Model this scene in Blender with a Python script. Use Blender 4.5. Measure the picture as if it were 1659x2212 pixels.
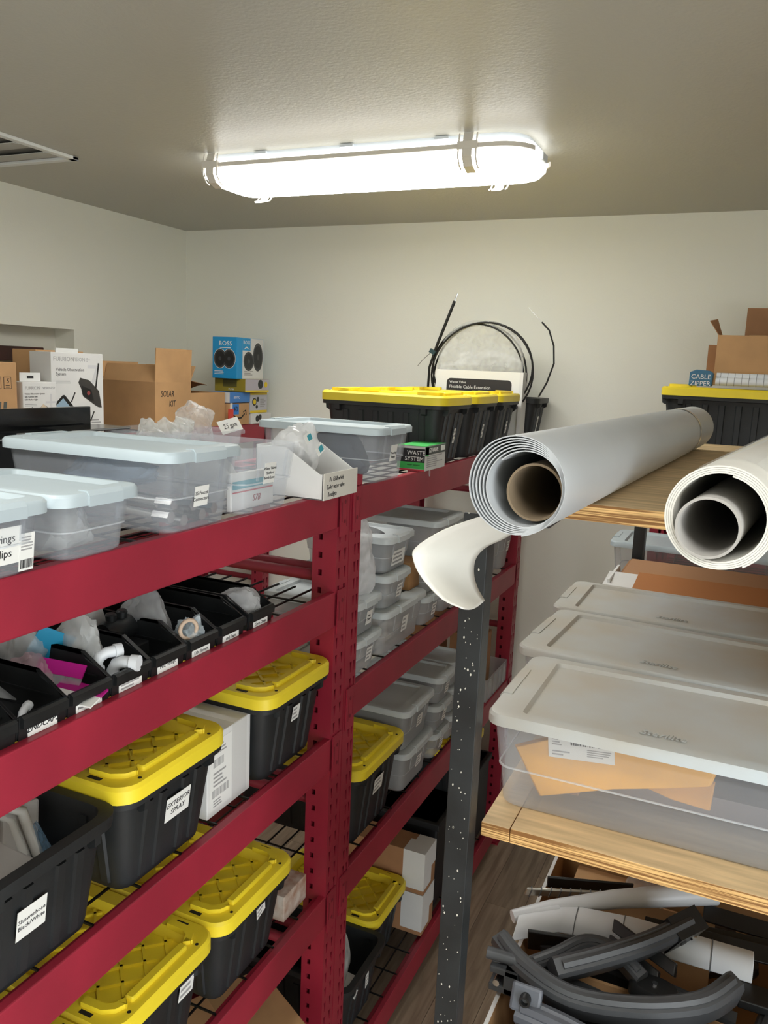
import bpy, math, random
from mathutils import Matrix, Vector, noise
random.seed(7)
for o in list(bpy.data.objects): bpy.data.objects.remove(o)
SC = bpy.context.scene
COL = SC.collection
H = 2.47                      # eye height above the floor (photographer stands on a step ladder)

# ---------------------------------------------------------------- camera, world, exposure
cam = bpy.data.cameras.new('camera'); cam_o = bpy.data.objects.new('camera', cam); COL.objects.link(cam_o)
cam.sensor_fit = 'HORIZONTAL'; cam.sensor_width = 36.0; cam.lens = 36.0 * 1754.96 / 1659.0
cam.clip_start = 0.02; cam.clip_end = 60
rx = Vector((0.90969, 0.41319, 0.04164)); dn = Vector((0.10910, -0.14103, -0.98398)); fw = Vector((-0.40070, 0.89966, -0.17337))
m = Matrix.Identity(4)
for i in range(3):
    m[i][0] = rx[i]; m[i][1] = -dn[i]; m[i][2] = -fw[i]
m[2][3] = H
cam_o.matrix_world = m
SC.camera = cam_o
w = bpy.data.worlds.new('world'); SC.world = w; w.use_nodes = True
w.node_tree.nodes['Background'].inputs[0].default_value = (0.75, 0.82, 0.9, 1)
w.node_tree.nodes['Background'].inputs[1].default_value = 0.8
SC.view_settings.view_transform = 'Standard'; SC.view_settings.look = 'None'
SC.view_settings.gamma = 1.0; SC.view_settings.use_curve_mapping = False
SC.view_settings.exposure = 0.95
LAMP = 8.6                    # brightness of the ceiling fittings
# daylight fill added through an assumed, unseen door in the right wall behind camera
dl = bpy.data.lights.new('added_daylight_fill', 'AREA'); dl.shape = 'RECTANGLE'; dl.size = 2.7; dl.size_y = 2.35; dl.energy = 54; dl.color = (.93, .98, 1.0)
dl_o = bpy.data.objects.new('added_daylight_fill', dl); COL.objects.link(dl_o); dl_o.location = (2.03, -.95, 1.2); dl_o.rotation_euler = (0, math.pi/2, 0)

# ---------------------------------------------------------------- materials
def lin(c):
    return tuple(((v/255)/12.92 if v/255 <= .04045 else ((v/255+.055)/1.055)**2.4) for v in c)
MATS = {}
def nt(name):
    mt = bpy.data.materials.new(name); mt.use_nodes = True
    n = mt.node_tree; return mt, n, n.nodes['Principled BSDF']
def P(name, c, rough=.5, metal=0., bump=None, var=None, spec=.5, coat=0., c2=None):
    """principled material; bump=(scale,strength,detail), var=(scale, amount) mottles towards c2"""
    if name in MATS: return MATS[name]
    mt, n, b = nt(name)
    b.inputs['Base Color'].default_value = (*lin(c), 1); b.inputs['Roughness'].default_value = rough
    b.inputs['Metallic'].default_value = metal; b.inputs['Specular IOR Level'].default_value = spec
    b.inputs['Coat Weight'].default_value = coat
    if bump or var:
        tc = n.nodes.new('ShaderNodeTexCoord')
    if bump:
        ns = n.nodes.new('ShaderNodeTexNoise'); ns.inputs['Scale'].default_value = bump[0]; ns.inputs['Detail'].default_value = 3
        bp = n.nodes.new('ShaderNodeBump'); bp.inputs['Strength'].default_value = bump[1]; bp.inputs['Distance'].default_value = .002
        n.links.new(tc.outputs['Object'], ns.inputs['Vector']); n.links.new(ns.outputs['Fac'], bp.inputs['Height'])
        n.links.new(bp.outputs['Normal'], b.inputs['Normal'])
    if var:
        ns = n.nodes.new('ShaderNodeTexNoise'); ns.inputs['Scale'].default_value = var[0]; ns.inputs['Detail'].default_value = 5
        rp = n.nodes.new('ShaderNodeValToRGB'); d = c2 or tuple(v*(1-var[1]) for v in c)
        rp.color_ramp.elements[0].position = .35; rp.color_ramp.elements[1].position = .65
        rp.color_ramp.elements[0].color = (*lin(d), 1); rp.color_ramp.elements[1].color = (*lin(c), 1)
        n.links.new(tc.outputs['Object'], ns.inputs['Vector']); n.links.new(ns.outputs['Fac'], rp.inputs['Fac'])
        n.links.new(rp.outputs['Color'], b.inputs['Base Color'])
    MATS[name] = mt; return mt
def CLEAR(name, c, opac, rough=.25, crease=None, trans=.35):
    """translucent plastic film or frosted polypropylene: see-through mixed with a scattering sheet"""
    if name in MATS: return MATS[name]
    mt, n, b = nt(name)
    out = n.nodes['Material Output']
    b.inputs['Base Color'].default_value = (*lin(c), 1); b.inputs['Roughness'].default_value = rough
    tr = n.nodes.new('ShaderNodeBsdfTransparent'); tl = n.nodes.new('ShaderNodeBsdfTranslucent')
    tl.inputs[0].default_value = (*lin(c), 1)
    m1 = n.nodes.new('ShaderNodeMixShader'); m1.inputs[0].default_value = trans
    m2 = n.nodes.new('ShaderNodeMixShader'); m2.inputs[0].default_value = opac
    n.links.new(b.outputs[0], m1.inputs[1]); n.links.new(tl.outputs[0], m1.inputs[2])
    n.links.new(tr.outputs[0], m2.inputs[1]); n.links.new(m1.outputs[0], m2.inputs[2])
    n.links.new(m2.outputs[0], out.inputs['Surface'])
    if crease:
        tc = n.nodes.new('ShaderNodeTexCoord'); ns = n.nodes.new('ShaderNodeTexNoise')
        ns.inputs['Scale'].default_value = crease; ns.inputs['Detail'].default_value = 1.5; ns.inputs['Distortion'].default_value = .6
        bp = n.nodes.new('ShaderNodeBump'); bp.inputs['Strength'].default_value = .6; bp.inputs['Distance'].default_value = .006
        n.links.new(tc.outputs['Object'], ns.inputs['Vector']); n.links.new(ns.outputs['Fac'], bp.inputs['Height'])
        n.links.new(bp.outputs['Normal'], b.inputs['Normal'])
        rp = n.nodes.new('ShaderNodeValToRGB'); rp.color_ramp.elements[0].position = .35; rp.color_ramp.elements[1].position = .7
        rp.color_ramp.elements[0].color = (opac*.75,)*3+(1,); rp.color_ramp.elements[1].color = (min(1, opac*1.2),)*3+(1,)
        n.links.new(ns.outputs['Fac'], rp.inputs['Fac']); n.links.new(rp.outputs['Color'], m2.inputs[0])
    MATS[name] = mt; return mt
def PLY(name, face, edge_dark, edge_light):
    """plywood: grain on the faces, glued veneers showing as bands on the edges"""
    mt, n, b = nt(name); b.inputs['Roughness'].default_value = .65
    tc = n.nodes.new('ShaderNodeTexCoord'); ge = n.nodes.new('ShaderNodeNewGeometry')
    mp = n.nodes.new('ShaderNodeMapping'); mp.inputs['Scale'].default_value = (1.5, 14, 14)
    ns = n.nodes.new('ShaderNodeTexNoise'); ns.inputs['Scale'].default_value = 4; ns.inputs['Detail'].default_value = 6
    rp = n.nodes.new('ShaderNodeValToRGB'); rp.color_ramp.elements[0].position = .3; rp.color_ramp.elements[1].position = .75
    rp.color_ramp.elements[0].color = (*lin(tuple(v*.8 for v in face)), 1); rp.color_ramp.elements[1].color = (*lin(face), 1)
    n.links.new(tc.outputs['Object'], mp.inputs['Vector']); n.links.new(mp.outputs[0], ns.inputs['Vector']); n.links.new(ns.outputs['Fac'], rp.inputs['Fac'])
    m2 = n.nodes.new('ShaderNodeMapping'); m2.inputs['Scale'].default_value = (2.5, 2.5, 170)
    n2 = n.nodes.new('ShaderNodeTexNoise'); n2.inputs['Scale'].default_value = 1.6; n2.inputs['Detail'].default_value = 3
    r2 = n.nodes.new('ShaderNodeValToRGB'); r2.color_ramp.elements[0].position = .42; r2.color_ramp.elements[1].position = .56
    r2.color_ramp.elements[0].color = (*lin(edge_dark), 1); r2.color_ramp.elements[1].color = (*lin(edge_light), 1)
    n.links.new(tc.outputs['Object'], m2.inputs['Vector']); n.links.new(m2.outputs[0], n2.inputs['Vector']); n.links.new(n2.outputs['Fac'], r2.inputs['Fac'])
    sx = n.nodes.new('ShaderNodeSeparateXYZ'); n.links.new(ge.outputs['Normal'], sx.inputs[0])
    ab = n.nodes.new('ShaderNodeMath'); ab.operation = 'ABSOLUTE'; n.links.new(sx.outputs['Z'], ab.inputs[0])
    gt = n.nodes.new('ShaderNodeMath'); gt.operation = 'GREATER_THAN'; gt.inputs[1].default_value = .5; n.links.new(ab.outputs[0], gt.inputs[0])
    mx = n.nodes.new('ShaderNodeMix'); mx.data_type = 'RGBA'
    n.links.new(gt.outputs[0], mx.inputs[0]); n.links.new(r2.outputs[0], mx.inputs[6]); n.links.new(rp.outputs[0], mx.inputs[7])
    n.links.new(mx.outputs[2], b.inputs['Base Color']); MATS[name] = mt; return mt
def EMIT(name, c, s):
    """lamp cover: the LED strips shine downwards, so the underside is brighter than the skirt"""
    mt, n, b = nt(name); b.inputs['Base Color'].default_value = (.8, .8, .8, 1)
    b.inputs['Emission Color'].default_value = (*c, 1)
    ge = n.nodes.new('ShaderNodeNewGeometry'); sx = n.nodes.new('ShaderNodeSeparateXYZ'); mr = n.nodes.new('ShaderNodeMapRange')
    mr.inputs['From Min'].default_value = -.1; mr.inputs['From Max'].default_value = -1.0
    mr.inputs['To Min'].default_value = s*.16; mr.inputs['To Max'].default_value = s
    n.links.new(ge.outputs['True Normal'], sx.inputs[0]); n.links.new(sx.outputs['Z'], mr.inputs['Value']); n.links.new(mr.outputs[0], b.inputs['Emission Strength'])
    MATS[name] = mt; return mt

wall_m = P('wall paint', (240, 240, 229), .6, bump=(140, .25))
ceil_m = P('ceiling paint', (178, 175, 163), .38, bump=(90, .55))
red_m = P('red powder coat', (158, 38, 58), .42, bump=(300, .06), var=(5, .1))
redin_m = P('dark red brace', (140, 34, 50), .5)
black_m = P('black tote plastic', (38, 41, 43), .5, bump=(160, .1), var=(6, .25))
yel_m = P('yellow lid plastic', (250, 224, 52), .42, bump=(120, .08), var=(3, .08))
sbin_m = P('black stacking bin plastic', (28, 30, 31), .42, var=(14, .35))
slot_m = P('dark opening', (14, 13, 12), .8)
paper_m = P('white paper', (232, 232, 228), .7)
ink_m = P('black ink', (32, 32, 34), .7)
inkg_m = P('grey ink', (158, 157, 157), .7)
card_m = P('brown cardboard', (204, 160, 112), .8, var=(5, .1), bump=(60, .08))
cardd_m = P('darker brown cardboard', (172, 126, 88), .85, var=(5, .12))
wcard_m = P('white cardboard', (226, 226, 224), .7, var=(4, .05))
lidw_m = P('pale blue grey lid plastic', (188, 201, 207), .45, var=(3, .05))
lidg_m = P('grey lid plastic', (204, 211, 213), .5, var=(4, .08))
lidd_m = P('dusty grey lid plastic', (190, 201, 208), .42, var=(2.6, .16), c2=(184, 179, 168))
bin_m = CLEAR('clear bin plastic', (226, 232, 240), .19, .22, trans=.45)
bing_m = CLEAR('smoky clear bin plastic', (226, 229, 232), .33, .3, trans=.3)
ledge_m = CLEAR('bin ledge plastic', (238, 243, 247), .36, .2, trans=.3)
bag_m = CLEAR('crinkled clear film', (244, 246, 247), .36, .1, crease=26, trans=.55)
bagc_m = CLEAR('cloudy film', (246, 247, 248), .55, .1, crease=22, trans=.4)
bagw_m = CLEAR('milky film', (238, 240, 238), .6, .22, crease=24, trans=.5)
wire_m = P('black wire', (22, 22, 23), .4, metal=.3)
chrome_m = P('chromed metal', (205, 205, 205), .18, metal=1.)
steel_m = P('black painted steel', (40, 44, 46), .42, bump=(50, .25), var=(9, .3))
ply_m = PLY('plywood', (226, 196, 150), (132, 90, 44), (226, 184, 120))
grayvin_m = P('grey vinyl sheet', (186, 190, 193), .4, var=(3, .05))
whvin_m = P('white vinyl backing', (222, 220, 212), .55, var=(5, .06), bump=(30, .1))
core_m = P('cardboard core', (124, 108, 86), .85)
coreg_m = P('grey core', (168, 165, 160), .8)
gpart_m = P('grey moulded plastic', (74, 76, 79), .45, var=(8, .15))
dpart_m = P('dark moulded plastic', (34, 35, 36), .38, var=(8, .2))
wpart_m = P('white moulded plastic', (226, 230, 234), .35)
fix_m = P('fitting grey', (214, 208, 198), .45)
fixw_m = P('fitting white', (215, 222, 230), .45)

# ---------------------------------------------------------------- mesh helpers
class MB:
    def __init__(s): s.v = []; s.f = []
    def add(s, pts, faces):
        k = len(s.v); s.v += [tuple(p) for p in pts]; s.f += [tuple(i+k for i in f) for f in faces]; return s
    def box(s, x0, x1, y0, y1, z0, z1):
        p = [(x, y, z) for z in (z0, z1) for y in (y0, y1) for x in (x0, x1)]
        return s.add(p, [(0, 2, 3, 1), (4, 5, 7, 6), (0, 1, 5, 4), (2, 6, 7, 3), (0, 4, 6, 2), (1, 3, 7, 5)])
    def obox(s, c, hx, hy, hz, rot):
        k = len(s.v); s.box(-hx, hx, -hy, hy, -hz, hz); c = Vector(c)
        for i in range(k, len(s.v)): s.v[i] = tuple(c + rot @ Vector(s.v[i]))
        return s
    def loft(s, loops, cap0=True, cap1=True, ring=False):
        n = len(loops[0]); k = len(s.v)
        for l in loops: s.v += [tuple(p) for p in l]
        m_ = len(loops)
        for a in range(m_ if ring else m_-1):
            b = (a+1) % m_
            for i in range(n):
                j = (i+1) % n
                s.f.append((k+a*n+i, k+a*n+j, k+b*n+j, k+b*n+i))
        if cap0 and not ring: s.f.append(tuple(k+i for i in reversed(range(n))))
        if cap1 and not ring: s.f.append(tuple(k+(m_-1)*n+i for i in range(n)))
        return s
    def grid(s, rows):
        """open surface through rows of points"""
        k = len(s.v); n = len(rows[0])
        for r in rows: s.v += [tuple(p) for p in r]
        for a in range(len(rows)-1):
            for i in range(n-1): s.f.append((k+a*n+i, k+a*n+i+1, k+(a+1)*n+i+1, k+(a+1)*n+i))
        return s
    def tube(s, pts, r, n=8, caps=True, up=None):
        pts = [Vector(p) for p in pts]; loops = []
        rr = r if isinstance(r, (list, tuple)) else [r]*len(pts)
        t0 = (pts[1]-pts[0]).normalized(); a = Vector((0, 0, 1)) if abs(t0.z) < .9 else Vector((1, 0, 0))
        u = t0.cross(a).normalized()
        for i, p in enumerate(pts):
            t = (pts[min(i+1, len(pts)-1)]-pts[max(i-1, 0)]).normalized()
            u = (u - t*u.dot(t)).normalized(); v = t.cross(u)
            loops.append([p + (u*math.cos(2*math.pi*j/n)+v*math.sin(2*math.pi*j/n))*rr[i] for j in range(n)])
        return s.loft(loops, caps, caps)
    def ribbon(s, pts, wdir, w, th):
        """strap of rectangular section along pts"""
        loops = []; W = Vector(wdir).normalized()
        P_ = [Vector(p) for p in pts]
        for i, p in enumerate(P_):
            t = (P_[min(i+1, len(P_)-1)]-P_[max(i-1, 0)]).normalized(); q = t.cross(W).normalized()
            loops.append([p-W*w/2-q*th/2, p+W*w/2-q*th/2, p+W*w/2+q*th/2, p-W*w/2+q*th/2])
        return s.loft(loops)
    def channel(s, pts, wdir, w, sag, th, n=7):
        """curved strip: arc-shaped section along pts"""
        loops = []; W = Vector(wdir).normalized(); P_ = [Vector(p) for p in pts]
        for i, p in enumerate(P_):
            t = (P_[min(i+1, len(P_)-1)]-P_[max(i-1, 0)]).normalized(); q = t.cross(W).normalized()
            if q.z < 0: q = -q
            a = [(u*w/2, sag*(1-u*u)) for u in [k/(n-1)*2-1 for k in range(n)]]
            loops.append([p+W*x+q*y for x, y in a]+[p+W*x+q*(y-th) for x, y in reversed(a)])
        return s.loft(loops)
    def prism(s, poly, plane, a, b):
        """extrude a 2-D outline; plane 'xy','yz','xz' with the third axis from a to b"""
        def q(p, c): return {'xy': (p[0], p[1], c), 'yz': (c, p[0], p[1]), 'xz': (p[0], c, p[1])}[plane]
        return s.loft([[q(p, a) for p in poly], [q(p, b) for p in poly]])
    def mesh(s, name, smooth=None):
        me = bpy.data.meshes.new(name); me.from_pydata(s.v, [], s.f)
        import bmesh
        bm = bmesh.new(); bm.from_mesh(me); bmesh.ops.recalc_face_normals(bm, faces=bm.faces[:]); bm.to_mesh(me); bm.free()
        if smooth is not None:
            me.polygons.foreach_set('use_smooth', [True]*len(me.polygons))
            me.set_sharp_from_angle(angle=math.radians(smooth))
        me.update(); return me
    def build(s, name, mat, parent=None, smooth=None, bevel=0):
        return obj(name, s.mesh(name, smooth), mat, parent, bevel)
def obj(name, me, mat, parent=None, bevel=0):
    if mat and not me.materials: me.materials.append(mat)
    elif mat and me.materials[0] != mat: me = me.copy(); me.materials[0] = mat
    o = bpy.data.objects.new(name, me); COL.objects.link(o)
    if parent: o.parent = parent
    if bevel:
        b = o.modifiers.new('bevel', 'BEVEL'); b.width = bevel; b.segments = 2; b.limit_method = 'ANGLE'
    return o
def T(o, label, cat, group=None):
    o['label'] = label; o['category'] = cat
    if group: o['group'] = group
    return o
def thing(name, loc, label, cat, rz=0., group=None, rx_=0., ry=0.):
    o = bpy.data.objects.new(name, None); COL.objects.link(o); o.empty_display_size = .05
    o.location = loc; o.rotation_euler = (rx_, ry, rz); return T(o, label, cat, group)
def struct(o): o['kind'] = 'structure'; return o
def stuff(o): o['kind'] = 'stuff'; return o
def rr(hx, hy, r, z, n=4, cx=0, cy=0):
    """rounded rectangle loop"""
    pts = []
    for (sx, sy, a0) in ((1, 1, 0), (-1, 1, 90), (-1, -1, 180), (1, -1, 270)):
        for i in range(n+1):
            a = math.radians(a0+90*i/n)
            pts.append((cx+sx*(hx-r)+r*math.cos(a), cy+sy*(hy-r)+r*math.sin(a), z))
    return pts
FRONT = Matrix(((0, 0, 1), (1, 0, 0), (0, 1, 0)))          # print on a face that looks along +X
NEAR = Matrix(((1, 0, 0), (0, 0, -1), (0, 1, 0)))          # print on a face that looks along -Y
TOPF = Matrix(((0, -1, 0), (1, 0, 0), (0, 0, 1)))          # print on a top, read from +X
TEXTS = {}
def text(body, size, loc, parent, mat=None, face=FRONT, align='CENTER', shear=0., tilt=0., name='lettering', extr=.0003, sx=1., roll=0.):
    key = (body, round(size, 4), align, shear, extr)
    if key not in TEXTS:
        c = bpy.data.curves.new('t', 'FONT'); c.body = body; c.size = size; c.align_x = align; c.align_y = 'CENTER'
        c.shear = shear; c.extrude = extr; c.resolution_u = 2; c.space_line = .95
        o = bpy.data.objects.new('t', c); COL.objects.link(o)
        dg = bpy.context.evaluated_depsgraph_get(); dg.update()
        me = bpy.data.meshes.new_from_object(o.evaluated_get(dg)); me.name = 'lettering'
        bpy.data.objects.remove(o); TEXTS[key] = me
        me.materials.clear()
    me = TEXTS[key]
    o = obj(name, me, mat or ink_m, parent)
    M = face.to_4x4() @ Matrix.Rotation(roll, 4, 'Z') @ Matrix.Rotation(tilt, 4, 'X') @ Matrix.Diagonal((sx, 1, 1, 1))
    M.translation = Vector(loc); o.matrix_local = M; return o
def place(o, loc, face=FRONT, tilt=0., roll=0.):
    M = face.to_4x4() @ Matrix.Rotation(roll, 4, 'Z') @ Matrix.Rotation(tilt, 4, 'X'); M.translation = Vector(loc); o.matrix_local = M; return o
def sticker(parent, loc, w_, h_, lines=None, size=.012, face=FRONT, tilt=0., mat=None, ink=None, shear=0., th=.0006, roll=0., name='sticker', bars=0, sx=1.):
    o = MB().box(-w_/2, w_/2, -h_/2, h_/2, 0, th).build(name, mat or paper_m, parent)
    place(o, loc, face, tilt, roll)
    if lines:
        n = len(lines)
        for i, l in enumerate(lines):
            if l: text(l, size, (0, (n/2-.5-i)*size*1.15, th+.0002), o, ink or ink_m, Matrix.Identity(3), shear=shear, sx=sx)
    if bars:
        fine(o, -w_*.42, w_*.42, -h_*.42, h_*.42, bars, th)
    return o
def fine(parent, x0, x1, y0, y1, n, z, mat=None, barcode=False, name='print'):
    """print too small to read: short rows, or a bar code"""
    b = MB(); rnd = random.Random(int((x0+y1)*1e4)+n)
    if barcode:
        x = x0
        while x < x1:
            d = (x1-x0)*rnd.choice((.015, .03, .045)); b.box(x, min(x+d, x1), y0, y1, z, z+.0003); x += d+(x1-x0)*rnd.choice((.015, .03, .04))
    else:
        hh = (y1-y0)/n
        for i in range(n):
            b.box(x0, x0+(x1-x0)*rnd.uniform(.55, 1), y1-hh*(i+.75), y1-hh*(i+.3), z, z+.0003)
    return b.build(name, mat or inkg_m, parent)
def crumple(seed, sx, sy, sz, amp=.35, sub=4, freq=1.3):
    """limp bag: a few big folded facets with creases between them"""
    import bmesh
    rnd = random.Random(seed); off = Vector((seed*3.1, seed*1.7, seed*.9))
    planes = []
    for i in range(17):
        d = Vector((rnd.gauss(0, 1), rnd.gauss(0, 1), rnd.gauss(0, 1))).normalized(); planes.append((d, rnd.uniform(.66, .98)))
    bm = bmesh.new(); bmesh.ops.create_icosphere(bm, subdivisions=sub, radius=1)
    for v in bm.verts:
        d = v.co.normalized(); k = 1.15
        for n_, q in planes:
            c = d.dot(n_)
            if c > .05: k = min(k, q/c)
        k *= 1+amp*.55*noise.noise(d*freq+off)-amp*.5*(.35-abs(noise.noise(d*freq*1.9+off)))*(.35 > abs(noise.noise(d*freq*1.9+off)))
        k += amp*.10*noise.noise(d*7+off)
        v.co = Vector((d.x*k*sx, d.y*k*sy, d.z*k*sz))
    zmin = min(v.co.z for v in bm.verts)
    for v in bm.verts:
        if v.co.z < zmin*.72: v.co.z = zmin*.72
        v.co.z -= zmin*.72
    me = bpy.data.meshes.new('crumple'); bm.to_mesh(me); bm.free()
    me.polygons.foreach_set('use_smooth', [True]*len(me.polygons)); me.set_sharp_from_angle(angle=math.radians(30))
    return me
def bag(name, loc, sx, sy, sz, label, seed, mat=None, amp=.35, rz=0, cat='plastic bag', freq=1.3):
    o = obj(name, crumple(seed, sx, sy, sz, amp, freq=freq), mat or bag_m)
    o.location = loc; o.rotation_euler = (0, 0, rz); return T(o, label, cat)
# ================================================================ the room
XL, XR, YB, YF, ZC = -3.2, 1.95, 4.11, -2.6, H+.76
def room():
    fl = struct(MB().box(XL-.1, XR+.1, YF-.1, YB+.1, -.12, -.008).build('floor', P('floor underlay', (70, 62, 54), .8)))
    pm, n, b = nt('floor plank'); b.inputs['Roughness'].default_value = .5
    tc = n.nodes.new('ShaderNodeTexCoord'); oi = n.nodes.new('ShaderNodeObjectInfo')
    mp = n.nodes.new('ShaderNodeMapping'); mp.inputs['Scale'].default_value = (22, 2, 1)
    ad = n.nodes.new('ShaderNodeVectorMath'); ad.operation = 'ADD'
    sc = n.nodes.new('ShaderNodeVectorMath'); sc.operation = 'SCALE'; sc.inputs['Scale'].default_value = 1.0
    n.links.new(tc.outputs['Object'], mp.inputs['Vector']); n.links.new(mp.outputs[0], ad.inputs[0])
    n.links.new(oi.outputs['Location'], sc.inputs[0]); n.links.new(sc.outputs[0], ad.inputs[1])
    ns = n.nodes.new('ShaderNodeTexNoise'); ns.inputs['Scale'].default_value = 1.5; ns.inputs['Detail'].default_value = 6; ns.inputs['Distortion'].default_value = .6
    rp = n.nodes.new('ShaderNodeValToRGB'); rp.color_ramp.elements[0].position = .3; rp.color_ramp.elements[1].position = .72
    rp.color_ramp.elements[0].color = (*lin((134, 116, 98)), 1); rp.color_ramp.elements[1].color = (*lin((184, 164, 140)), 1)
    hs = n.nodes.new('ShaderNodeHueSaturation'); ra = n.nodes.new('ShaderNodeMapRange'); ra.inputs['To Min'].default_value = .85; ra.inputs['To Max'].default_value = 1.15
    n.links.new(oi.outputs['Random'], ra.inputs['Value']); n.links.new(ra.outputs[0], hs.inputs['Value'])
    n.links.new(ad.outputs[0], ns.inputs['Vector']); n.links.new(ns.outputs['Fac'], rp.inputs['Fac']); n.links.new(rp.outputs[0], hs.inputs['Color']); n.links.new(hs.outputs[0], b.inputs['Base Color'])
    pw, pl = .178, 1.22; me = MB().box(-pw/2+.0008, pw/2-.0008, -pl/2+.0008, pl/2-.0008, -.008, 0).mesh('plank'); me.materials.append(pm)
    for i in range(29):
        for j in range(6):
            x = XL+pw*(i+.5)-.02; y = YF+.1+pl*(j+.5)+(i % 3)*.31-.5
            if y-pl/2 > YB or x+pw/2 > XR+.1: continue
            o = obj('plank', me, None, fl); o.location = (x, y, 0)
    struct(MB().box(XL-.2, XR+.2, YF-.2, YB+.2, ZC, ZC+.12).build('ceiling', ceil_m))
    struct(MB().box(XL-.2, XR+.2, YB, YB+.12, -.12, ZC).build('wall_back', wall_m))
    dy0, dy1, dz = -2.3, .4, 2.4  # unseen door opening, added to let the daylight fill in
    struct(MB().box(XR, XR+.12, YF-.1, dy0, -.12, ZC).box(XR, XR+.12, dy1, YB, -.12, ZC).box(XR, XR+.12, dy0, dy1, dz, ZC).build('wall_right', wall_m))
    dr = struct(MB().box(XR-.015, XR+.1, dy0-.08, dy0, 0, dz+.08).box(XR-.015, XR+.1, dy1, dy1+.08, 0, dz+.08).box(XR-.015, XR+.1, dy0, dy1, dz, dz+.08).build('added_door_1', P('added door paint', (214, 212, 204), .5)))  # trim of the added, unseen door
    struct(MB().box(XL-.2, XR+.2, YF-.12, YF, -.12, ZC).build('wall_front', wall_m))
    wy0, wy1, wz0, wz1 = 1.75, 3.205, H-1.05, H+.131
    b = MB()
    for (y0, y1, z0, z1) in ((YF, wy0, -.12, ZC), (wy1, YB, -.12, ZC), (wy0, wy1, -.12, wz0), (wy0, wy1, wz1, ZC)):
        b.box(XL-.16, XL, y0, y1, z0, z1)
    struct(b.build('wall_left', wall_m))
    # window set deep in the left wall, dark brown blind hanging in it
    wn = struct(MB().box(XL-.16, XL-.13, wy0, wy1, wz0, wz1).build('window_1', P('window back panel', (222, 220, 208), .6)))
    br = P('dark brown blind', (78, 42, 34), .5, var=(6, .3))
    MB().box(XL-.125, XL-.055, wy0+.02, 3.06, H-.035, H+.034).build('blind_headrail', br, wn, bevel=.004)
    sl = MB().box(-.026, .026, wy0+.03, 3.05, -.0015, .0015).mesh('blind_slat')
    for i in range(14):
        o = obj('blind_slat', sl, br, wn); o.location = (XL-.09, 0, H-.075-i*.046); o.rotation_euler = (0, .95, 0)
    struct(MB().box(XL, XR, YB-.014, YB, 0, .09).build('baseboard_back', P('baseboard paint', (222, 220, 212), .45), bevel=.003))
room()

def light_fitting(loc, label):
    t = thing('ceiling_light', loc, label, 'ceiling light', group='long ceiling lights')
    hx, hy = .635, .168
    MB().loft([rr(hx-.012, hy-.012, .09, -.016, 7), rr(hx-.012, hy-.012, .09, 0, 7)]).build('base_plate', fixw_m, t, 40)
    prof = [(0, -.016), (.006, -.03), (.01, -.05), (.006, -.07), (-.012, -.088), (-.045, -.098), (-.09, -.101)]
    MB().loft([rr(hx+d, hy+d, max(.02, .1+d), z, 8) for d, z in prof]).build('diffuser', EMITM, t, 60)
    band = [[(x, y, z) for x, y, z in rr(hx+.016+e, hy+.016+e, .112+e, zz, 10)] for e, zz in ((-.003, -.049), (.003, -.049), (.003, -.035), (-.003, -.035))]
    # a band only along the long sides and round the corners, like a spring clip rail
    n = 11
    for side in (0, 1):
        idx = list(range(n*4))
        if side == 0: sel = list(range(n*2, n*4))       # near side (y<0)
        else: sel = list(range(0, n*2))
        b = MB(); loops = [[band[k][i] for k in range(4)] for i in sel[2:-2]]
        b.loft(loops).build('clip_rail', fix_m, t, 40)
    for side in (-1, 1):
        for x in (-.555, .448):
            y = side*(hy+.017)
            c = MB()
            c.ribbon([(x, y-side*.004, -.002), (x, y+side*.006, -.03), (x, y+side*.008, -.075), (x, y-side*.012, -.1), (x, y-side*.05, -.112)], (1, 0, 0), .032, .006)
            c.box(x-.034, x+.034, min(y-side*.002, y+side*.012), max(y-side*.002, y+side*.012), -.054, -.03)
            cl = c.build('latch', fix_m, t)
            for dx in (-.03, .03):
                d = MB(); d.tube([(x+dx, y, -.004), (x+dx, y+side*.008, -.04), (x+dx, y+side*.008, -.078), (x+dx, y-side*.012, -.1), (x+dx, y-side*.03, -.106)], .0028, 6)
                d.build('latch_wire', fix_m, cl, 60)
    MB().box(hx+.004, hx+.022, -.03, .03, -.06, -.035).build('end_latch', fixw_m, t, bevel=.003)
    for x in (-.35, 0, .35): MB().box(x-.025, x+.025, -hy-.006, -hy+.006, -.012, -.004).build('mounting_tab', fixw_m, t)
    return t
EMITM = EMIT('lamp diffuser', (1.0, 1.0, .965), LAMP)
light_fitting((-1.378, 2.815, ZC), 'long lit ceiling light with rounded frosted cover and clips')
light_fitting((-1.378, .25, ZC), 'left long ceiling light added out of view for front fill')  # unseen fitting added to brighten surfaces facing the camera
light_fitting((.75, .25, ZC), 'right long ceiling light added out of view for front fill')  # unseen fitting added to light the lids on the right

def vent():
    t = thing('air_vent', (-2.8, 2.25, ZC), 'white square ceiling air grille near the left wall', 'air vent')
    a, m_ = .3, P('vent paint', (222, 224, 222), .45)
    b = MB()
    b.box(-a, a, -a, -a+.03, -.012, 0).box(-a, a, a-.03, a, -.012, 0).box(-a, -a+.03, -a, a, -.012, 0).box(a-.03, a, -a, a, -.012, 0)
    b.build('frame', m_, t, bevel=.002)
    MB().box(-.27, .27, -.27, .27, -.002, 0).build('backing', P('vent dark', (120, 118, 112), .7), t)
    for i in range(4):
        MB().obox((0, -.205+i*.137, -.008), .27, .055, .0015, Matrix.Rotation(.12, 3, 'X')).build('blade', P('vent blade', (176, 175, 168), .5), t)
vent()

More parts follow.
